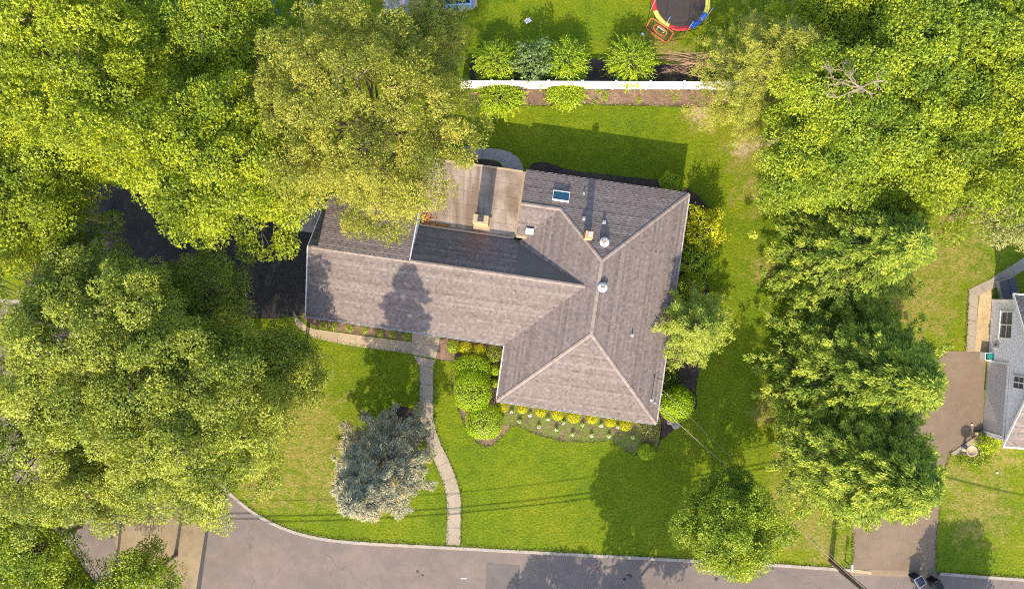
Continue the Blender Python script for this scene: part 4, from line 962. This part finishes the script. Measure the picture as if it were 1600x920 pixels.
bush(108, 1072, 448, 1.05, 1.7, L_BUSH, 'green shrub pressed between the feathery evergreen and the east wall bed', 2200, .13, .09, rough=.3, tight=False)
bush(107, 1043, 595, .8, .7, L_GREEN, 'dark low shrub in the shaded bed beneath the east eave', 1300, .1, .07, rough=.3, tight=False, tint=.1)
z27 = lambda x, y: (450 + x / 2.705, 220 + y / 2.705)
for i, (x, y) in enumerate(((153, 777), (197, 780), (262, 790), (325, 797), (390, 810), (445, 815), (500, 822))):
    q = z27(x, y); bush(120 + i, q[0], q[1] + 1, .24, .35, L_HEDGE, 'small bright seedling shrub in the narrow bed along the garden path', 220, .08, .05, name='seedling', group='seedlings along the garden path', rough=.2, tight=False)
for i, (x, y) in enumerate(((210, 573), (310, 592), (253, 628), (360, 655), (410, 614), (455, 672), (497, 634), (545, 698), (600, 648), (650, 704), (703, 650), (745, 707), (795, 657), (878, 714))):
    q = z35(x, y); p = W(*q); rng = np.random.default_rng(140 + i)
    e = empty('white_flower', (p.x, p.y, .018), 'small white flowering plant in the rows of the south bed', 'flower', 'white flowers in the south bed')
    n = 90; d = rdir(rng, n, 0); P = d * np.array([.17, .17, .26]) * rng.uniform(.3, 1, (n, 1))
    link('foliage', leaves_mesh('foliage', P, d + rng.normal(0, .4, (n, 3)), unit(rng.normal(0, .4, (n, 3)) + [0, 0, 1]), .10, .05, rng.uniform(0, .8, n)), L_BUSH, e)
    n = int(rng.integers(14, 36)); d = rdir(rng, n, .1); P = d * np.array([.12, .10, .10]) + np.array([.0, -.03, .24])
    link('blossom', leaves_mesh('blossom', P, rng.normal(0, 1, (n, 3)), unit(d + [0, 0, .6]), .075, .065, rng.uniform(0, 1, n)), L_WHITE, e)
for i, (x, y) in enumerate(((812, 147), (935, 143), (945, 153), (948, 148), (1055, 155), (998, 157), (930, 160), (895, 144))):
    bush(160 + i, x, y, .22, .16, L_HEDGE, 'small weed tuft sprouting from the mulch along the fence', 120, .09, .04, name='weed', group='weeds along the fence', rough=.3, tight=False, cat='weed')
bush(170, 1538, 690, .8, .8, L_BUSH, 'bright green shrub at the corner of the neighbours house', 1500, .12, .08, rough=.3, tight=False)
bush(171, 1520, 716, .9, .35, L_GREEN, 'low ground cover plant below the neighbours stone pad', 1100, .1, .07, rough=.35, tight=False, sx=1.3, sy=.6)

# ------------------------------------------------------------------ things on the lawns
M_RED = plain('red_vinyl', (.50, .03, .035), .45); M_BLUE = plain('blue_vinyl', (.02, .10, .42), .45); M_YELV = plain('yellow_vinyl', (.62, .55, .10), .45)
M_MAT = plain('jump_mat', (.050, .038, .032), .8); M_ORANGE = plain('orange_tube', (.70, .12, .05), .45); M_NAVY = plain('navy_fabric', (.012, .016, .06), .8)
M_LBLUE = plain('pale_blue_frame', (.22, .36, .58), .5)
m, nt, b = new_mat('safety_net'); b.inputs['Base Color'].default_value = (.04, .035, .035, 1)
tr = N(nt, 'ShaderNodeBsdfTransparent'); mx = N(nt, 'ShaderNodeMixShader'); mx.inputs[0].default_value = .25
nt.links.new(tr.outputs[0], mx.inputs[1]); nt.links.new(b.outputs[0], mx.inputs[2]); nt.links.new(mx.outputs[0], [n for n in nt.nodes if n.type == 'OUTPUT_MATERIAL'][0].inputs[0]); M_NET = m
tc = W(1064, 3, .85); R_ = 2.22
tp = empty('trampoline', (tc.x, tc.y, 0), 'round trampoline with red, yellow and blue edge pads and safety poles', 'trampoline')
bm = bmesh.new(); lathe(bm, (0, 0, .83), [(1.93, 0), (1.93, .02)], 48); bm_obj('mat', bm, M_MAT, tp)
bm = bmesh.new(); tube(bm, [(2.16 * math.cos(a), 2.16 * math.sin(a), .82) for a in np.linspace(0, 2 * math.pi, 41)], .03, 6, False); bm_obj('ring', bm, M_METAL, tp)
for k in range(8):
    a0 = math.radians(180 + k * 45 + 20); a1 = a0 + math.radians(44); bm = bmesh.new(); rows = []
    for a in np.linspace(a0, a1, 9): rows.append([bm.verts.new((r * math.cos(a), r * math.sin(a), z)) for r, z in ((1.90, .86), (1.98, .90), (2.18, .90), (2.25, .86), (2.25, .80))])
    for p, q in zip(rows[:-1], rows[1:]):
        for j in range(4): bm.faces.new((p[j], p[j + 1], q[j + 1], q[j]))
    bmesh.ops.recalc_face_normals(bm, faces=bm.faces)
    bm_obj('edge_pad', bm, (M_YELV, M_RED, M_BLUE, M_YELV, M_RED, M_BLUE, M_YELV, M_RED)[k], tp)
for k in range(8):
    a = math.radians(k * 45 + 12); x, y = 2.3 * math.cos(a), 2.3 * math.sin(a); bm = bmesh.new(); tube(bm, [(x, y, .0), (x, y, 2.6)], .025, 6); p = bm_obj('pole', bm, M_METAL, tp)
    bm = bmesh.new(); lathe(bm, (x, y, 2.56), [(.05, 0), (.06, .05), (.03, .12)], 8); bm_obj('pole_cap', bm, M_BLUE, p)
bm = bmesh.new(); rr = [[bm.verts.new((2.05 * math.cos(a), 2.05 * math.sin(a), z)) for z in (.92, 2.5)] for a in np.linspace(0, 2 * math.pi, 41)[:-1]]
for i in range(40): bm.faces.new((rr[i][0], rr[(i + 1) % 40][0], rr[(i + 1) % 40][1], rr[i][1]))
bm_obj('safety_net', bm, M_NET, tp)

# pitching net
b0, b1, t0, t1 = W(1009, 44, .04), W(1042, 68, .04), W(1018, 28, .95), W(1053, 51, .95)
rb = empty('rebound_net', (b0 + b1) / 2 * 1.0, 'orange framed rebound net with white target leaning beside the trampoline', 'sports net'); ro = rb.location
def rbp(u, v): return tuple((b0.lerp(b1, u)).lerp(t0.lerp(t1, u), v) - ro)
def rr_loop(u0, u1, v0, v1, ru, rv, n=5):
    out = []
    for cu, cv, st in ((u1 - ru, v1 - rv, 0), (u0 + ru, v1 - rv, 90), (u0 + ru, v0 + rv, 180), (u1 - ru, v0 + rv, 270)):
        for k in range(n + 1):
            a = math.radians(st + 90 * k / n); out.append(rbp(cu + ru * math.cos(a), cv + rv * math.sin(a)))
    return out + [out[0]]
bm = bmesh.new(); tube(bm, rr_loop(0, 1, 0, 1, .10, .2), .035, 6, False); bm_obj('frame', bm, M_ORANGE, rb)
bm = bmesh.new(); tube(bm, rr_loop(.24, .80, .25, .80, .18, .26), .025, 5, False); bm_obj('target_ring', bm, M_ORANGE, rb)
bm = bmesh.new(); tube(bm, [rbp(.40, .42), rbp(.36, .68), rbp(.68, .68), rbp(.66, .50)], .022, 5); bm_obj('target_mark', bm, M_WHITE, rb)
bm = bmesh.new(); bm.faces.new([bm.verts.new(rbp(*q)) for q in ((.03, .03), (.97, .03), (.97, .97), (.03, .97))]); bm_obj('netting', bm, M_NET, rb)
for u in (.08, .92):
    bm = bmesh.new(); e = Vector(rbp(u, .95)); f = Vector(rbp(u, .5)); g = Vector((e.x + .45, e.y + .5, .02)); tube(bm, [e, g], .02, 5); bm_obj('brace', bm, M_DARKMETAL, rb)

# outdoor sofa on the terrace
sp = W(706, 6, 0); sf = empty('outdoor_sofa', (sp.x, sp.y, .03), 'pale blue outdoor sofa with four navy cushions on the neighbours terrace', 'sofa', rz=math.radians(3))
bm = bmesh.new(); box(bm, (0, 0, .17), (3.1, .95, .3)); bm_obj('base', bm, M_LBLUE, sf)
bm = bmesh.new(); box(bm, (0, -.42, .45), (3.1, .14, .5)); bm_obj('backrest', bm, M_LBLUE, sf)
for sx in (-1, 1):
    bm = bmesh.new(); box(bm, (sx * 1.5, .07, .4), (.14, .82, .4)); bm_obj('arm', bm, M_LBLUE, sf)
for k in range(4):
    bm = bmesh.new(); box(bm, (-1.05 + k * .70, .08, .38), (.66, .78, .16)); bmesh.ops.bevel(bm, geom=list(bm.edges), offset=.04, segments=2, affect='EDGES'); bm_obj('cushion', bm, M_NAVY, sf)

# swing set legs and a white garden ladder seen past the olive toned tree
sw = W(396, 0, 1.0); ss = empty('swing_set', (sw.x, sw.y, 0), 'blue legged swing set behind the olive toned tree', 'swing set')
for x, y in ((-.9, -.7), (-.9, .9), (1.7, -.7), (1.7, .9)):
    bm = bmesh.new(); tube(bm, [(x, y, 0), (x * .92, .1, 2.2)], .05, 6); bm_obj('leg', bm, M_BLUE, ss)
bm = bmesh.new(); tube(bm, [(-1.0, .1, 2.2), (1.8, .1, 2.2)], .05, 6); bm_obj('crossbar', bm, M_WHITE, ss)
for x in (-.2, .9):
    for dx in (-.2, .2):
        bm = bmesh.new(); tube(bm, [(x + dx, .1, 2.15), (x + dx, .1, .5)], .012, 4); bm_obj('chain', bm, M_METAL, ss)
    bm = bmesh.new(); box(bm, (x, .1, .48), (.5, .2, .05)); bm_obj('seat', bm, M_YELV, ss)
lp = W(486, 4, 0); ld = empty('climbing_ladder', (lp.x, lp.y, 0), 'white ladder frame of a play set behind the olive toned tree', 'ladder')
for x in (-.25, .25):
    bm = bmesh.new(); tube(bm, [(x, -.4, 0), (x, .7, 1.4)], .04, 6); bm_obj('rail', bm, M_WHITE, ld)
for k in range(4):
    bm = bmesh.new(); tube(bm, [(-.25, -.2 + k * .25, .25 + k * .32), (.25, -.2 + k * .25, .25 + k * .32)], .03, 6); bm_obj('rung', bm, M_WHITE, ld)
def ball(px, py, r, mat, label):
    p = W(px, py); bm = bmesh.new(); bmesh.ops.create_uvsphere(bm, u_segments=14, v_segments=10, radius=r); o = bm_obj('ball', bm, mat, None, True); o.location = (p.x, p.y, r); tag(o, label, 'ball')
ball(770, 67, .11, M_RED, 'small red ball on the shaded grass behind the fence')
ball(1003.5, 55, .12, M_WHITE, 'small white ball in the shrub shadow beside the rebound net')
ball(374, 26, .15, plain('orange_ball', (.75, .30, .02), .5), 'orange ball beside the swing set')
p = W(825, 33); pb = empty('paper_scrap', (p.x, p.y, .01), 'crumpled white paper scrap on the lawn behind the fence', 'litter', rz=.5)
bm = bmesh.new(); g = [[bm.verts.new((-.25 + .125 * i, -.18 + .12 * j, .03 + .07 * math.sin(i * 2.1 + j * 1.3))) for j in range(4)] for i in range(5)]
for i in range(4):
    for j in range(3): bm.faces.new((g[i][j], g[i + 1][j], g[i + 1][j + 1], g[i][j + 1]))
bm_obj('sheet', bm, M_WHITE, pb)
for k, (x, y, s) in enumerate(((1047, 657.5, .30), (1055.5, 663, .36))):
    p = W(x, y); bm = bmesh.new(); bmesh.ops.create_icosphere(bm, subdivisions=2, radius=s); 
    for v in bm.verts: v.co *= 1 + .18 * mnoise.noise(v.co * 4 + Vector((k * 7, 0, 0))); v.co.z *= .5
    o = bm_obj('stone', bm, M_GCONC); o.location = (p.x, p.y, .08); tag(o, ('smaller' if k == 0 else 'larger') + ' grey stone at the foot of the large round shrub', 'stone')

# ------------------------------------------------------------------ neighbour's house at the right
nb0, nb1 = W(1550, 469), W(1535.5, 677)     # west wall base, north and south ends
nd = (nb1 - nb0); nl = nd.length; nang = math.atan2(nd.y, nd.x) + math.pi / 2
nh = empty('neighbour_house', ((nb0 + nb1) / 2).to_tuple(), 'neighbouring house with white clapboard gable end and garage door', 'house', rz=nang)
# local: x to the east (into the house), y north; wall plane at x = 0
HW = nl / 2; EH = 2.9; GP = .50; DEP = 14.0; AP = EH + GP * (HW + .2)
M_CLAP = plain('white_clapboard', (.78, .73, .73), .6, .06, 2.0)
bm = bmesh.new()
vs = [(.03, -HW, -.1), (.03, HW, -.1), (.03, HW, EH), (.03, 0, EH + GP * HW), (.03, -HW, EH)]
a = [bm.verts.new(v) for v in vs]; b = [bm.verts.new((v[0] + DEP, v[1], v[2])) for v in vs]; bm.faces.new(a[::-1]); bm.faces.new(b)
for i in range(5): bm.faces.new((a[i], b[i], b[(i + 1) % 5], a[(i + 1) % 5]))
bmesh.ops.recalc_face_normals(bm, faces=bm.faces)
nw = bm_obj('wall', bm, M_CLAP, nh)
# clapboards one by one on the gable end
GD0, GD1, GDH = -4.95, .40, 2.25            # garage door opening
z = .05; row = 0
while z < EH + GP * HW - .1:
    h = .17; ztop = min(z + h, EH + GP * HW - .02)
    half = HW if ztop <= EH else max(.05, HW - (ztop - EH) / GP)
    spans = [(-half, half)] if z > GDH + .1 else [(-half, GD0 - .12), (GD1 + .12, half)]
    for y0, y1 in spans:
        bm = bmesh.new(); q = [(-.02, y0, z), (-.02, y1, z), (.016, y1, ztop), (.016, y0, ztop), (.028, y0, z), (.028, y1, z)]
        v = [bm.verts.new(c) for c in q]; bm.faces.new((v[0], v[3], v[2], v[1])); bm.faces.new((v[0], v[1], v[5], v[4]))
        bmesh.ops.recalc_face_normals(bm, faces=bm.faces); bm_obj('clapboard', bm, M_CLAP, nw)
    z += h; row += 1
def nbox(name, c, s, mat, parent=None): 
    bm = bmesh.new(); box(bm, c, s); return bm_obj(name, bm, mat, parent or nh)
M_GDOOR = plain('garage_door_paint', (.44, .41, .41), .5, .05)
gdr = nbox('garage_door', (.0, (GD0 + GD1) / 2, GDH / 2 - .02), (.03, GD1 - GD0, GDH), plain('garage_shadow_gap', (.2, .18, .17), .7))
for k in range(4): nbox('door_panel', (-.02, (GD0 + GD1) / 2, .28 + k * .555), (.03, GD1 - GD0 - .04, .535), M_GDOOR, gdr)
nbox('door_trim', (-.04, (GD0 + GD1) / 2, GDH + .03), (.10, GD1 - GD0 + .3, .12), M_WHITE, gdr)
for y in (GD0 - .06, GD1 + .06): nbox('door_trim', (-.04, y, GDH / 2 - .03), (.10, .12, GDH), M_WHITE, gdr)
for y in (-HW - .02, HW + .02): nbox('corner_board', (-.005, y, EH / 2), (.12, .12, EH), M_WHITE)
def nwin(yc, w, z0, z1, nm=2):
    f = empty('window', (0, 0, 0)); f.parent = nh
    fr = nbox('frame', (-.05, yc, z1), (.10, w + .16, .10), M_WHITE, f); nbox('sill', (-.07, yc, z0), (.14, w + .2, .08), M_WHITE, f)
    for y in (yc - w / 2, yc + w / 2): nbox('frame', (-.05, y, (z0 + z1) / 2), (.10, .09, z1 - z0 - .1), M_WHITE, f)
    nbox('mullion', (-.052, yc, (z0 + z1) / 2), (.09, .10, z1 - z0 - .12), M_WHITE, f)
    nbox('muntin', (-.035, yc, (z0 + z1) / 2), (.04, w - .1, .03), M_WHITE, f)
    for y in (yc - w / 4, yc + w / 4): nbox('pane', (-.025, y, (z0 + z1) / 2), (.02, w / 2 - .1, z1 - z0 - .1), M_GLASS, f)
nwin(HW - 1.85, 2.0, 1.15, 2.45)
nwin(HW - 6.0, .9, 2.9, 4.0)
nroof = None
pl = []
ov = .35
bm = bmesh.new()
for sgn in (1, -1):
    pts = [(-ov, sgn * (HW + .4), EH - GP * .4), (DEP + .3, sgn * (HW + .4), EH - GP * .4), (DEP + .3, 0, EH + GP * HW), (-ov, 0, EH + GP * HW)]
    t = [bm.verts.new((x, y, zz + .10)) for x, y, zz in pts]; b = [bm.verts.new((x, y, zz - .02)) for x, y, zz in pts]
    bm.faces.new(t); bm.faces.new(b[::-1])
    for i in range(4): bm.faces.new((t[i], b[i], b[(i + 1) % 4], t[(i + 1) % 4]))
    pl.append(([(-ov, sgn * (HW + .4)), (4.5, sgn * (HW + .4)), (4.5, 0), (-ov, 0)], EH - GP * .4 + .10, (0, sgn * (HW + .4)), (sgn, 0), (0, -sgn), GP))
bmesh.ops.recalc_face_normals(bm, faces=bm.faces)
nroof = bm_obj('roof', bm, M_DECK, nh)
shingle_planes(pl, M_SHINGLE, nroof, 8)
for sgn in (1, -1): nbox('gutter', (2.0, sgn * (HW + .46), EH - GP * .4 + .04), (4.8, .12, .12), M_WHITE, nroof)
for sgn in (1, -1):
    bm = bmesh.new(); L = math.hypot(HW + .4, GP * (HW + .4)); box(bm, (-ov - .02, sgn * (HW + .4) / 2, EH + GP * (HW - .4) / 2 + .03), (.04, L, .18), Matrix.Rotation(-sgn * math.atan(GP), 3, 'X')); bm_obj('rake_board', bm, M_WHITE, nroof)
# cellar hatch north of the house
p = W(1571, 452); hc_ = empty('cellar_hatch', (p.x, p.y, 0), 'dark sloping cellar hatch at the back of the neighbouring house', 'hatch', rz=math.radians(15))
bm = bmesh.new(); box(bm, (0, 0, .2), (1.35, 1.6, .4)); bm_obj('curb', bm, M_GCONC, hc_)
for x in (-.32, .32):
    bm = bmesh.new(); box(bm, (x, 0, .46), (.6, 1.6, .06), Matrix.Rotation(.12, 3, 'X')); bm_obj('leaf_door', bm, plain('hatch_paint', (.07, .062, .068), .6), hc_)
# utility meter and pipes on the wall, crate of bottles
mt = empty('utility_meter', W(1545, 538), 'white utility meter and pipes on the neighbours gable wall', 'meter', rz=nang)
bm = bmesh.new(); box(bm, (0, 0, .9), (.25, .35, .5)); bm_obj('meter_box', bm, M_METAL, mt)
for y in (-.25, .25, .5):
    bm = bmesh.new(); tube(bm, [(.05, y, 0), (.05, y, .8), (-.15, y, .9)], .035, 6); bm_obj('conduit', bm, M_WHITE, mt)
bm = bmesh.new(); lathe(bm, (-.14, 0, .95), [(.10, 0), (.10, .12), (.04, .16)], 10); bm_obj('dial', bm, M_DARKMETAL, mt)
cr_ = empty('recycling_crate', W(1539, 556), 'white crate with teal bin inside by the garage corner', 'crate', rz=nang)
for c, s in (((-.38, 0, .3), (.04, .5, .6)), ((.38, 0, .3), (.04, .5, .6)), ((0, -.27, .3), (.80, .04, .6)), ((0, .27, .3), (.80, .04, .6))):
    bm = bmesh.new(); box(bm, c, s); bm_obj('side', bm, M_WHITE, cr_)
bm = bmesh.new(); box(bm, (.02, .02, .33), (.5, .38, .6), None, 1.1); bm_obj('bin', bm, plain('teal_plastic', (.02, .20, .17), .4), cr_)
# stone pad and bird bath by the garage
sheet('stone_pad', gp([(1484, 708), (1508, 692), (1524, 681), (1533, 678), (1533, 712), (1500, 711)]), .05, M_CONC, .06)
bb = empty('bird_bath', W(1506, 700), 'round stone bird bath on the pale pad beside the garage', 'bird bath')
bm = bmesh.new(); lathe(bm, (0, 0, .05), [(.26, 0), (.24, .08), (.12, .15), (.10, .6), (.16, .7)], 16); bm_obj('pedestal', bm, M_GCONC, bb, True)
bm = bmesh.new(); lathe(bm, (0, 0, .75), [(.16, 0), (.40, .10), (.44, .20), (.38, .20), (.30, .12), (.05, .10)], 20); bm_obj('bowl', bm, M_CONCY, bb, True)
bm = bmesh.new(); a, b = W(1521, 676), W(1533, 677.5); box(bm, ((a.x + b.x) / 2, a.y, .14), (.65, .22, .28)); bmesh.ops.bevel(bm, geom=list(bm.edges), offset=.02, segments=1, affect='EDGES'); tag(bm_obj('stone_block', bm, M_CONCY), 'buff stone block at the corner of the garage opening', 'stone')
for k, (x, y) in enumerate(((1518, 663), (1557, 738))):
    p = W(x, y); bm = bmesh.new(); bmesh.ops.create_icosphere(bm, subdivisions=1, radius=.08); o = bm_obj('litter', bm, M_WHITE); o.location = (p.x, p.y, .06); o.scale = (1.3, 1, .7); tag(o, ('white scrap lying on the brown driveway by the garage door', 'white scrap lying on the neighbours front lawn')[k], 'litter')

# ------------------------------------------------------------------ utility pole, cables, mailbox, bins
pb_ = W(1298, 876); up = empty('utility_pole', (pb_.x, pb_.y, 0), 'brown wooden utility pole at the kerb beside the mailbox', 'utility pole')
bm = bmesh.new(); tube(bm, [(0, 0, -.15), (0, 0, 10.2)], [.21, .14], 14); bm_obj('pole', bm, M_POLE, up)
bm = bmesh.new(); box(bm, (0, .16, 9.4), (2.4, .1, .12)); bm_obj('crossarm', bm, M_POLE, up)
bm = bmesh.new(); lathe(bm, (.02, -.42, 7.4), [(.05, 0), (.26, .02), (.26, .8), (.2, .86), (.05, .9)], 14); bm_obj('transformer', bm, M_METAL, up)
bm = bmesh.new(); box(bm, (-.19, -.12, 3.4), (.10, .10, 3.2)); bm_obj('conduit', bm, M_GCONC, up)
bm = bmesh.new(); box(bm, (.05, -.26, 2.4), (.2, .12, .3)); bm_obj('tag_box', bm, M_METAL, up)
def cable(a, b, sag, r, label, mat=None, group=None):
    a, b = Vector(a), Vector(b); pts = []
    for k in range(33):
        t = k / 32; p = a.lerp(b, t); p.z -= sag * 4 * t * (1 - t); pts.append(p)
    bm = bmesh.new(); tube(bm, pts, r, 6); o = bm_obj('cable', bm, mat or M_DARKMETAL); tag(o, label, 'cable', group); return o
lp0 = W(-80, 960); rp0 = W(2100, 985)
def pole2(p, label):
    e = empty('utility_pole', (p.x, p.y, 0), label, 'utility pole'); bm = bmesh.new(); tube(bm, [(0, 0, -.15), (0, 0, 9.5)], [.2, .14], 12); bm_obj('pole', bm, M_POLE, e)
    bm = bmesh.new(); box(bm, (0, .16, 9.0), (2.4, .1, .12)); bm_obj('crossarm', bm, M_POLE, e)
pole2(lp0, 'utility pole beyond the street bend'); pole2(rp0, 'utility pole farther down the road past the neighbouring house')
for k, (h, sg, r, nm) in enumerate(((6.3, 2.1, .035, 'lower'), (6.05, 2.15, .035, 'lowest'), (7.4, 2.4, .022, 'upper'))):
    cable((pb_.x, pb_.y - .2, h), (lp0.x, lp0.y - .2, h), sg, r, nm + ' roadside cable strung from the mailbox pole to the street bend')
cable((pb_.x, pb_.y - .2, 6.3), (rp0.x, rp0.y - .2, 6.3), 1.5, .045, 'roadside cable strung from the mailbox pole past the neighbours lawn')
mh = hl(11.25, -6.2, 4.3); M_PINKW = plain('service_wire', (.30, .22, .19), .6)
cable(mh, (pb_.x - .1, pb_.y + .1, 7.2), .9, .017, 'main service wire dropping to the roof mast', M_PINKW)
eh = hl(11.9, -5.3, 2.8); cable(eh, (pb_.x - .1, pb_.y + .12, 6.6), .8, .010, 'thin phone wire running beside the main service wire', M_PINKW)
# cables past the side pavement, to a pole hidden in the trees
pp = W(150, 735); pole2(pp, 'wooden pole hidden among trees beside the tan side pavement')
for k, (dx, h) in enumerate(((0, 7.2), (.35, 7.0))): cable((pp.x + dx, pp.y, h), (W(212, 1010, h)[0] + dx, W(212, 1010, h)[1], h), .5, .025, ('outer', 'inner')[k] + ' cable crossing above the tan side pavement')
# mailbox
mb = empty('mailbox', W(1320, 876), 'pale mailbox on a post at the mouth of the brown driveway', 'mailbox')
bm = bmesh.new(); tube(bm, [(0, 0, -.1), (0, 0, 1.05)], .05, 6); bm_obj('post', bm, M_POLE, mb)
bm = bmesh.new(); prof = [(-.09, 0), (.09, 0), (.09, .11)] + [(.09 * math.cos(a), .11 + .09 * math.sin(a)) for a in np.linspace(.3, 2.84, 6)] + [(-.09, .11)]
f = [bm.verts.new((x, -.32, 1.05 + zz)) for x, zz in prof]; g = [bm.verts.new((x, .20, 1.05 + zz)) for x, zz in prof]; bm.faces.new(f); bm.faces.new(g[::-1])
for i in range(len(f)): bm.faces.new((f[i], g[i], g[(i + 1) % len(f)], f[(i + 1) % len(f)]))
bmesh.ops.recalc_face_normals(bm, faces=bm.faces); bm_obj('box', bm, M_METAL, mb)
bm = bmesh.new(); box(bm, (.105, -.1, 1.25), (.01, .03, .14)); bm_obj('flag', bm, M_RED, mb)
# wheeled bins at the kerb
def bin_(px, py, rz, mat, rim, label):
    p = W(px, py); e = empty('wheeled_bin', (p.x, p.y, -.115), label, 'bin', 'wheeled bins at the kerb', rz=rz)
    bm = bmesh.new(); box(bm, (0, 0, .52), (.52, .58, .92), None, 1.18); bm_obj('body', bm, mat, e)
    bm = bmesh.new(); box(bm, (0, .02, 1.03), (.66, .74, .05)); box(bm, (0, .02, 1.075), (.58, .64, .04), None, .85); bm_obj('lid', bm, mat, e)
    for c, s in (((0, .385, 1.035), (.70, .03, .06)), ((0, -.345, 1.035), (.70, .03, .06)), ((.335, .02, 1.035), (.03, .70, .06)), ((-.335, .02, 1.035), (.03, .70, .06))):
        bm = bmesh.new(); box(bm, c, s); bm_obj('rim', bm, rim, e)
    bm = bmesh.new(); tube(bm, [(-.25, -.40, .98), (.25, -.40, .98)], .02, 6); bm_obj('handle', bm, mat, e)
    for x in (-.27, .27):
        bm = bmesh.new(); tube(bm, [(x - .03, -.27, .12), (x + .03, -.27, .12)], .12, 14); bm_obj('wheel', bm, M_DARKMETAL, e)
bin_(1427, 901, math.radians(30), plain('navy_plastic', (.012, .016, .035), .4), M_METAL, 'navy wheeled bin with pale lid rim at the road edge')
bin_(1455, 907, math.radians(30), plain('black_plastic', (.012, .011, .010), .45), plain('brown_rim', (.10, .08, .06), .5), 'black wheeled bin beside the navy one at the road edge')

# ------------------------------------------------------------------ grass leaning over the hard edges
rng = np.random.default_rng(31)
def along(line, den, off=0.0):
    out = []
    for a, b in zip(line[:-1], line[1:]):
        d = math.hypot(b[0] - a[0], b[1] - a[1]); n = int(d * den); t = rng.uniform(0, 1, n)
        nx, ny = -(b[1] - a[1]) / max(d, 1e-6), (b[0] - a[0]) / max(d, 1e-6); o = off + rng.normal(0, .05, n) + .05 * np.sin(t * d * 2.3)
        out.append(np.stack([a[0] + (b[0] - a[0]) * t + nx * o, a[1] + (b[1] - a[1]) * t + ny * o, np.full(n, .005)], 1))
    return np.concatenate(out)
edges = [along(gp(Rw[3:]), 45, .03), along(gp(LL_), 45), along(gp(RR_), 45), along(ssub(-21, 26.3), 45, .06), along(ssub(drive_b + .1, 42), 45, .06),
         along(gp([(1535, 690), (1484, 707), (1474, 740), (1467, 800), (1462, 872), (1462, 890)]), 45), along(gp([(1330, 888), (1334, 868), (1332, 830)]), 45),
         along(gp([(745, 168), (810, 164.5), (860, 165), (920, 163.5), (990, 164.5), (1080, 168)]), 45),
         along(gp([f46(*q) for q in ((132, 262), (118, 380), (125, 480), (170, 600), (222, 722), (290, 820), (352, 862), (420, 850), (480, 785))]), 45),
         along(gp([z35(*q) for q in ((190, 652), (260, 654), (320, 692), (400, 716), (490, 740), (580, 744), (680, 742), (768, 734), (800, 762), (860, 802), (920, 822))]), 45),
         along(gp([(1512, 452), (1511, 476), (1510, 500), (1509, 524), (1508, 549)]), 45)]
Pq = np.concatenate(edges); n = len(Pq)
o = link('grass_fringe', leaves_mesh('grass_fringe', Pq, unit(rng.normal(0, 1, (n, 3)) * np.array([1, 1, .2]) + np.array([0, 0, .55])), unit(rng.normal(0, .5, (n, 3)) + np.array([0, 0, 1])), rng.uniform(.09, .19, n), rng.uniform(.03, .06, n), rng.uniform(0, 1, n)),
         leaf_mat('grass_blade', [(0.060, 0.105, 0.006), (0.120, 0.165, 0.010), (0.21, 0.21, 0.03)], .2))
tag(o, 'untrimmed grass blades leaning over path, kerb and bed edges', 'grass', kind='stuff')
